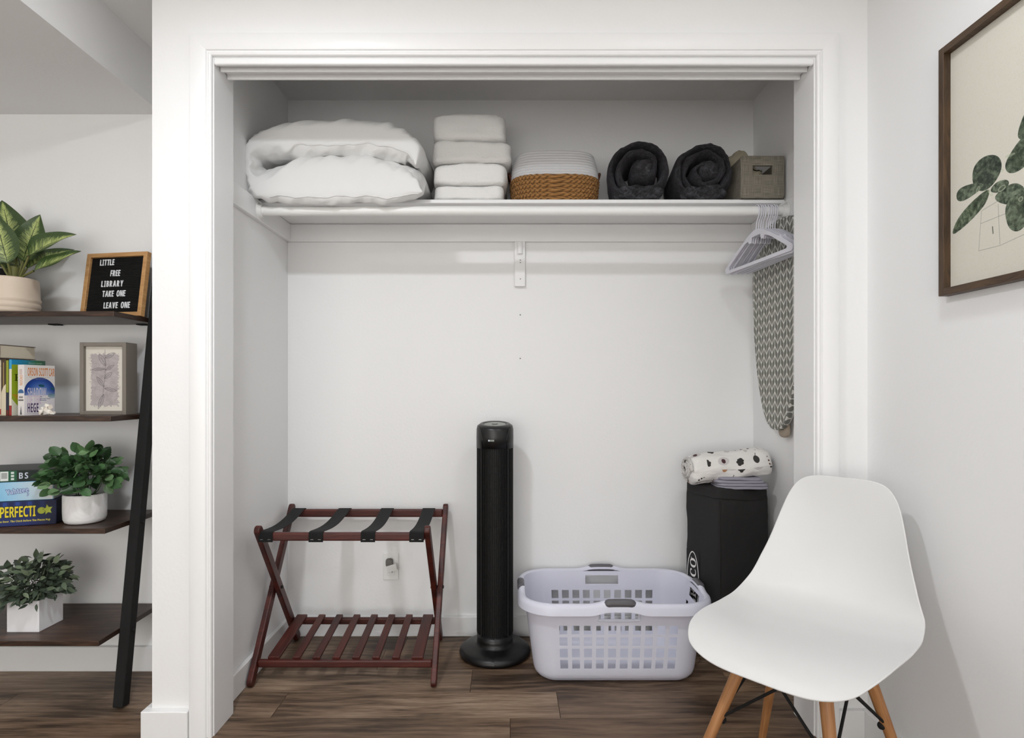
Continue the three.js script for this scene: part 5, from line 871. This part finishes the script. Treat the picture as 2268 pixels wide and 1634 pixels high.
{ // round white pot with a small-leaved green plant on the third shelf
  const t = thing('potted_plant', 'bushy green round-leaved plant in a small white swirl-pattern pot', 'plant', [-1.418, SH[2], 1.985]);
  T.swirl = canvasTex(512, 256, (c, w, h) => { c.fillStyle = '#efeeee'; c.fillRect(0, 0, w, h); c.lineWidth = 4; for (let k = 0; k < 5; k++) for (let i = 1; i < 8; i++) { c.strokeStyle = 'rgba(208,208,212,0.14)'; c.beginPath(); c.arc(50 + k * 105, 120, i * 14, 0.4, 4.6); c.stroke(); } });
  part('pot', new THREE.LatheGeometry([[0, 0.0005], [0.05, 0.0005], [0.057, 0.005], [0.0615, 0.016], [0.0625, 0.04], [0.0625, 0.09], [0.061, 0.096], [0.058, 0.096], [0.057, 0.09], [0.057, 0.08], [0, 0.08]].map((p) => new THREE.Vector2(...p)), 56), std(0xffffff, 0.3, { map: T.swirl, bumpMap: T.swirl, bumpScale: 0.0002 }), t);
  const so = new THREE.CylinderGeometry(0.0568, 0.0568, 0.005, 24); so.translate(0, 0.082, 0); part('soil', so, std(0x241c15, 0.95), t);
  const shp = (u) => 0.4 * Math.pow(Math.sin(Math.PI * Math.pow(u, 0.85)), 0.62); const geos = [leafGeo(shp, 0.18, 0.1, 7, 4), leafGeo(shp, 0.35, 0.2, 7, 4), leafGeo((u) => shp(u) * 0.9, 0.1, -0.1, 7, 4)];
  const mats = [0x466a40, 0x375434, 0x5c7f52, 0x405f3a, 0x2d482a, 0x76966a].map((c) => std(c, 0.4, { side: THREE.DoubleSide }));
  const stems = []; for (let i = 0; i < 22; i++) { const a = rnd() * 6.28, r = rr(0.02, 0.11); stems.push(tube([[Math.cos(a) * 0.02, 0.08, Math.sin(a) * 0.02], [Math.cos(a) * r * 0.6, 0.12, Math.sin(a) * r * 0.5], [Math.cos(a) * r, rr(0.14, 0.22), Math.sin(a) * r * 0.8]], 0.0014, 8, 5)); }
  part('stems', merge(stems), std(0x38502c, 0.6), t).userData.kind = 'stuff';
  bushy(t, [-0.006, 0.153, 0.0], [0.114, 0.092, 0.1], 290, geos, mats, 0.037, 0.05, (p) => !(Math.hypot(p.x, p.z) < 0.07 && p.y < 0.09) && p.y > 0.075 && !(p.x < -0.055 && p.y < 0.195 && p.z < 0.055 + (-0.0725 - p.x) * 0.33));
}
{ // square white planter with a grey-green plant on the lowest shelf
  const t = thing('potted_plant', 'grey green fine-leaved plant in a square white planter on the lowest shelf', 'plant', [-1.578, SH[3], 1.978]);
  const w = 0.105, h = 0.102, m = std(0xf2f2f5, 0.35);
  for (const q of [-1, 1]) part('planter_side', rbox(0.006, h, w, 0.0015, q * (w / 2 - 0.003), h / 2, 0), m, t);
  for (const q of [-1, 1]) part('planter_side', rbox(w - 0.011, h, 0.006, 0.0015, 0, h / 2, q * (w / 2 - 0.003)), m, t);
  part('planter_bottom', rbox(w - 0.011, 0.006, w - 0.011, 0.001, 0, 0.0035, 0), m, t);
  part('soil', rbox(w - 0.0125, 0.01, w - 0.0125, 0.001, 0, 0.085, 0), std(0x221b15, 0.95), t);
  const shp = (u) => 0.22 * Math.sin(Math.PI * Math.pow(u, 0.8)); const geos = [leafGeo(shp, 0.3, 0.15, 6, 2), leafGeo(shp, 0.2, 0.3, 6, 2), leafGeo((u) => shp(u) * 1.2, 0.2, 0.0, 6, 2)];
  const mats = [0x5d6c56, 0x485546, 0x7d8a70, 0x39433a, 0x68785e].map((c) => std(c, 0.5, { side: THREE.DoubleSide }));
  const stems = []; for (let i = 0; i < 30; i++) { const a = rnd() * 6.28, r = rr(0.02, 0.1); stems.push(tube([[Math.cos(a) * 0.02, 0.085, Math.sin(a) * 0.02], [Math.cos(a) * r * 0.6, 0.13, Math.sin(a) * r * 0.6], [Math.cos(a) * r, rr(0.13, 0.22), Math.sin(a) * r * 0.9]], 0.0012, 8, 5)); }
  part('stems', merge(stems), std(0x3a4434, 0.6), t).userData.kind = 'stuff';
  const free = (p) => !(Math.abs(p.x) < 0.056 && Math.abs(p.z) < 0.056 && p.y < 0.092) && p.y > 0.066;
  bushy(t, [-0.004, 0.138, 0.005], [0.106, 0.092, 0.098], 298, geos, mats, 0.032, 0.05, free);
  const inner = new THREE.Group(), gs = []; bushy(inner, [-0.004, 0.134, 0.005], [0.09, 0.078, 0.085], 260, geos, mats, 0.03, 0.05, free);   // the leaves hidden deeper in the plant, as one part
  inner.children.forEach((m) => { m.updateMatrix(); const q = m.geometry.clone(); q.applyMatrix4(m.matrix); gs.push(q); }); part('foliage', merge(gs), mats[1], t).userData.kind = 'stuff';
}
renderer.render(scene, camera);
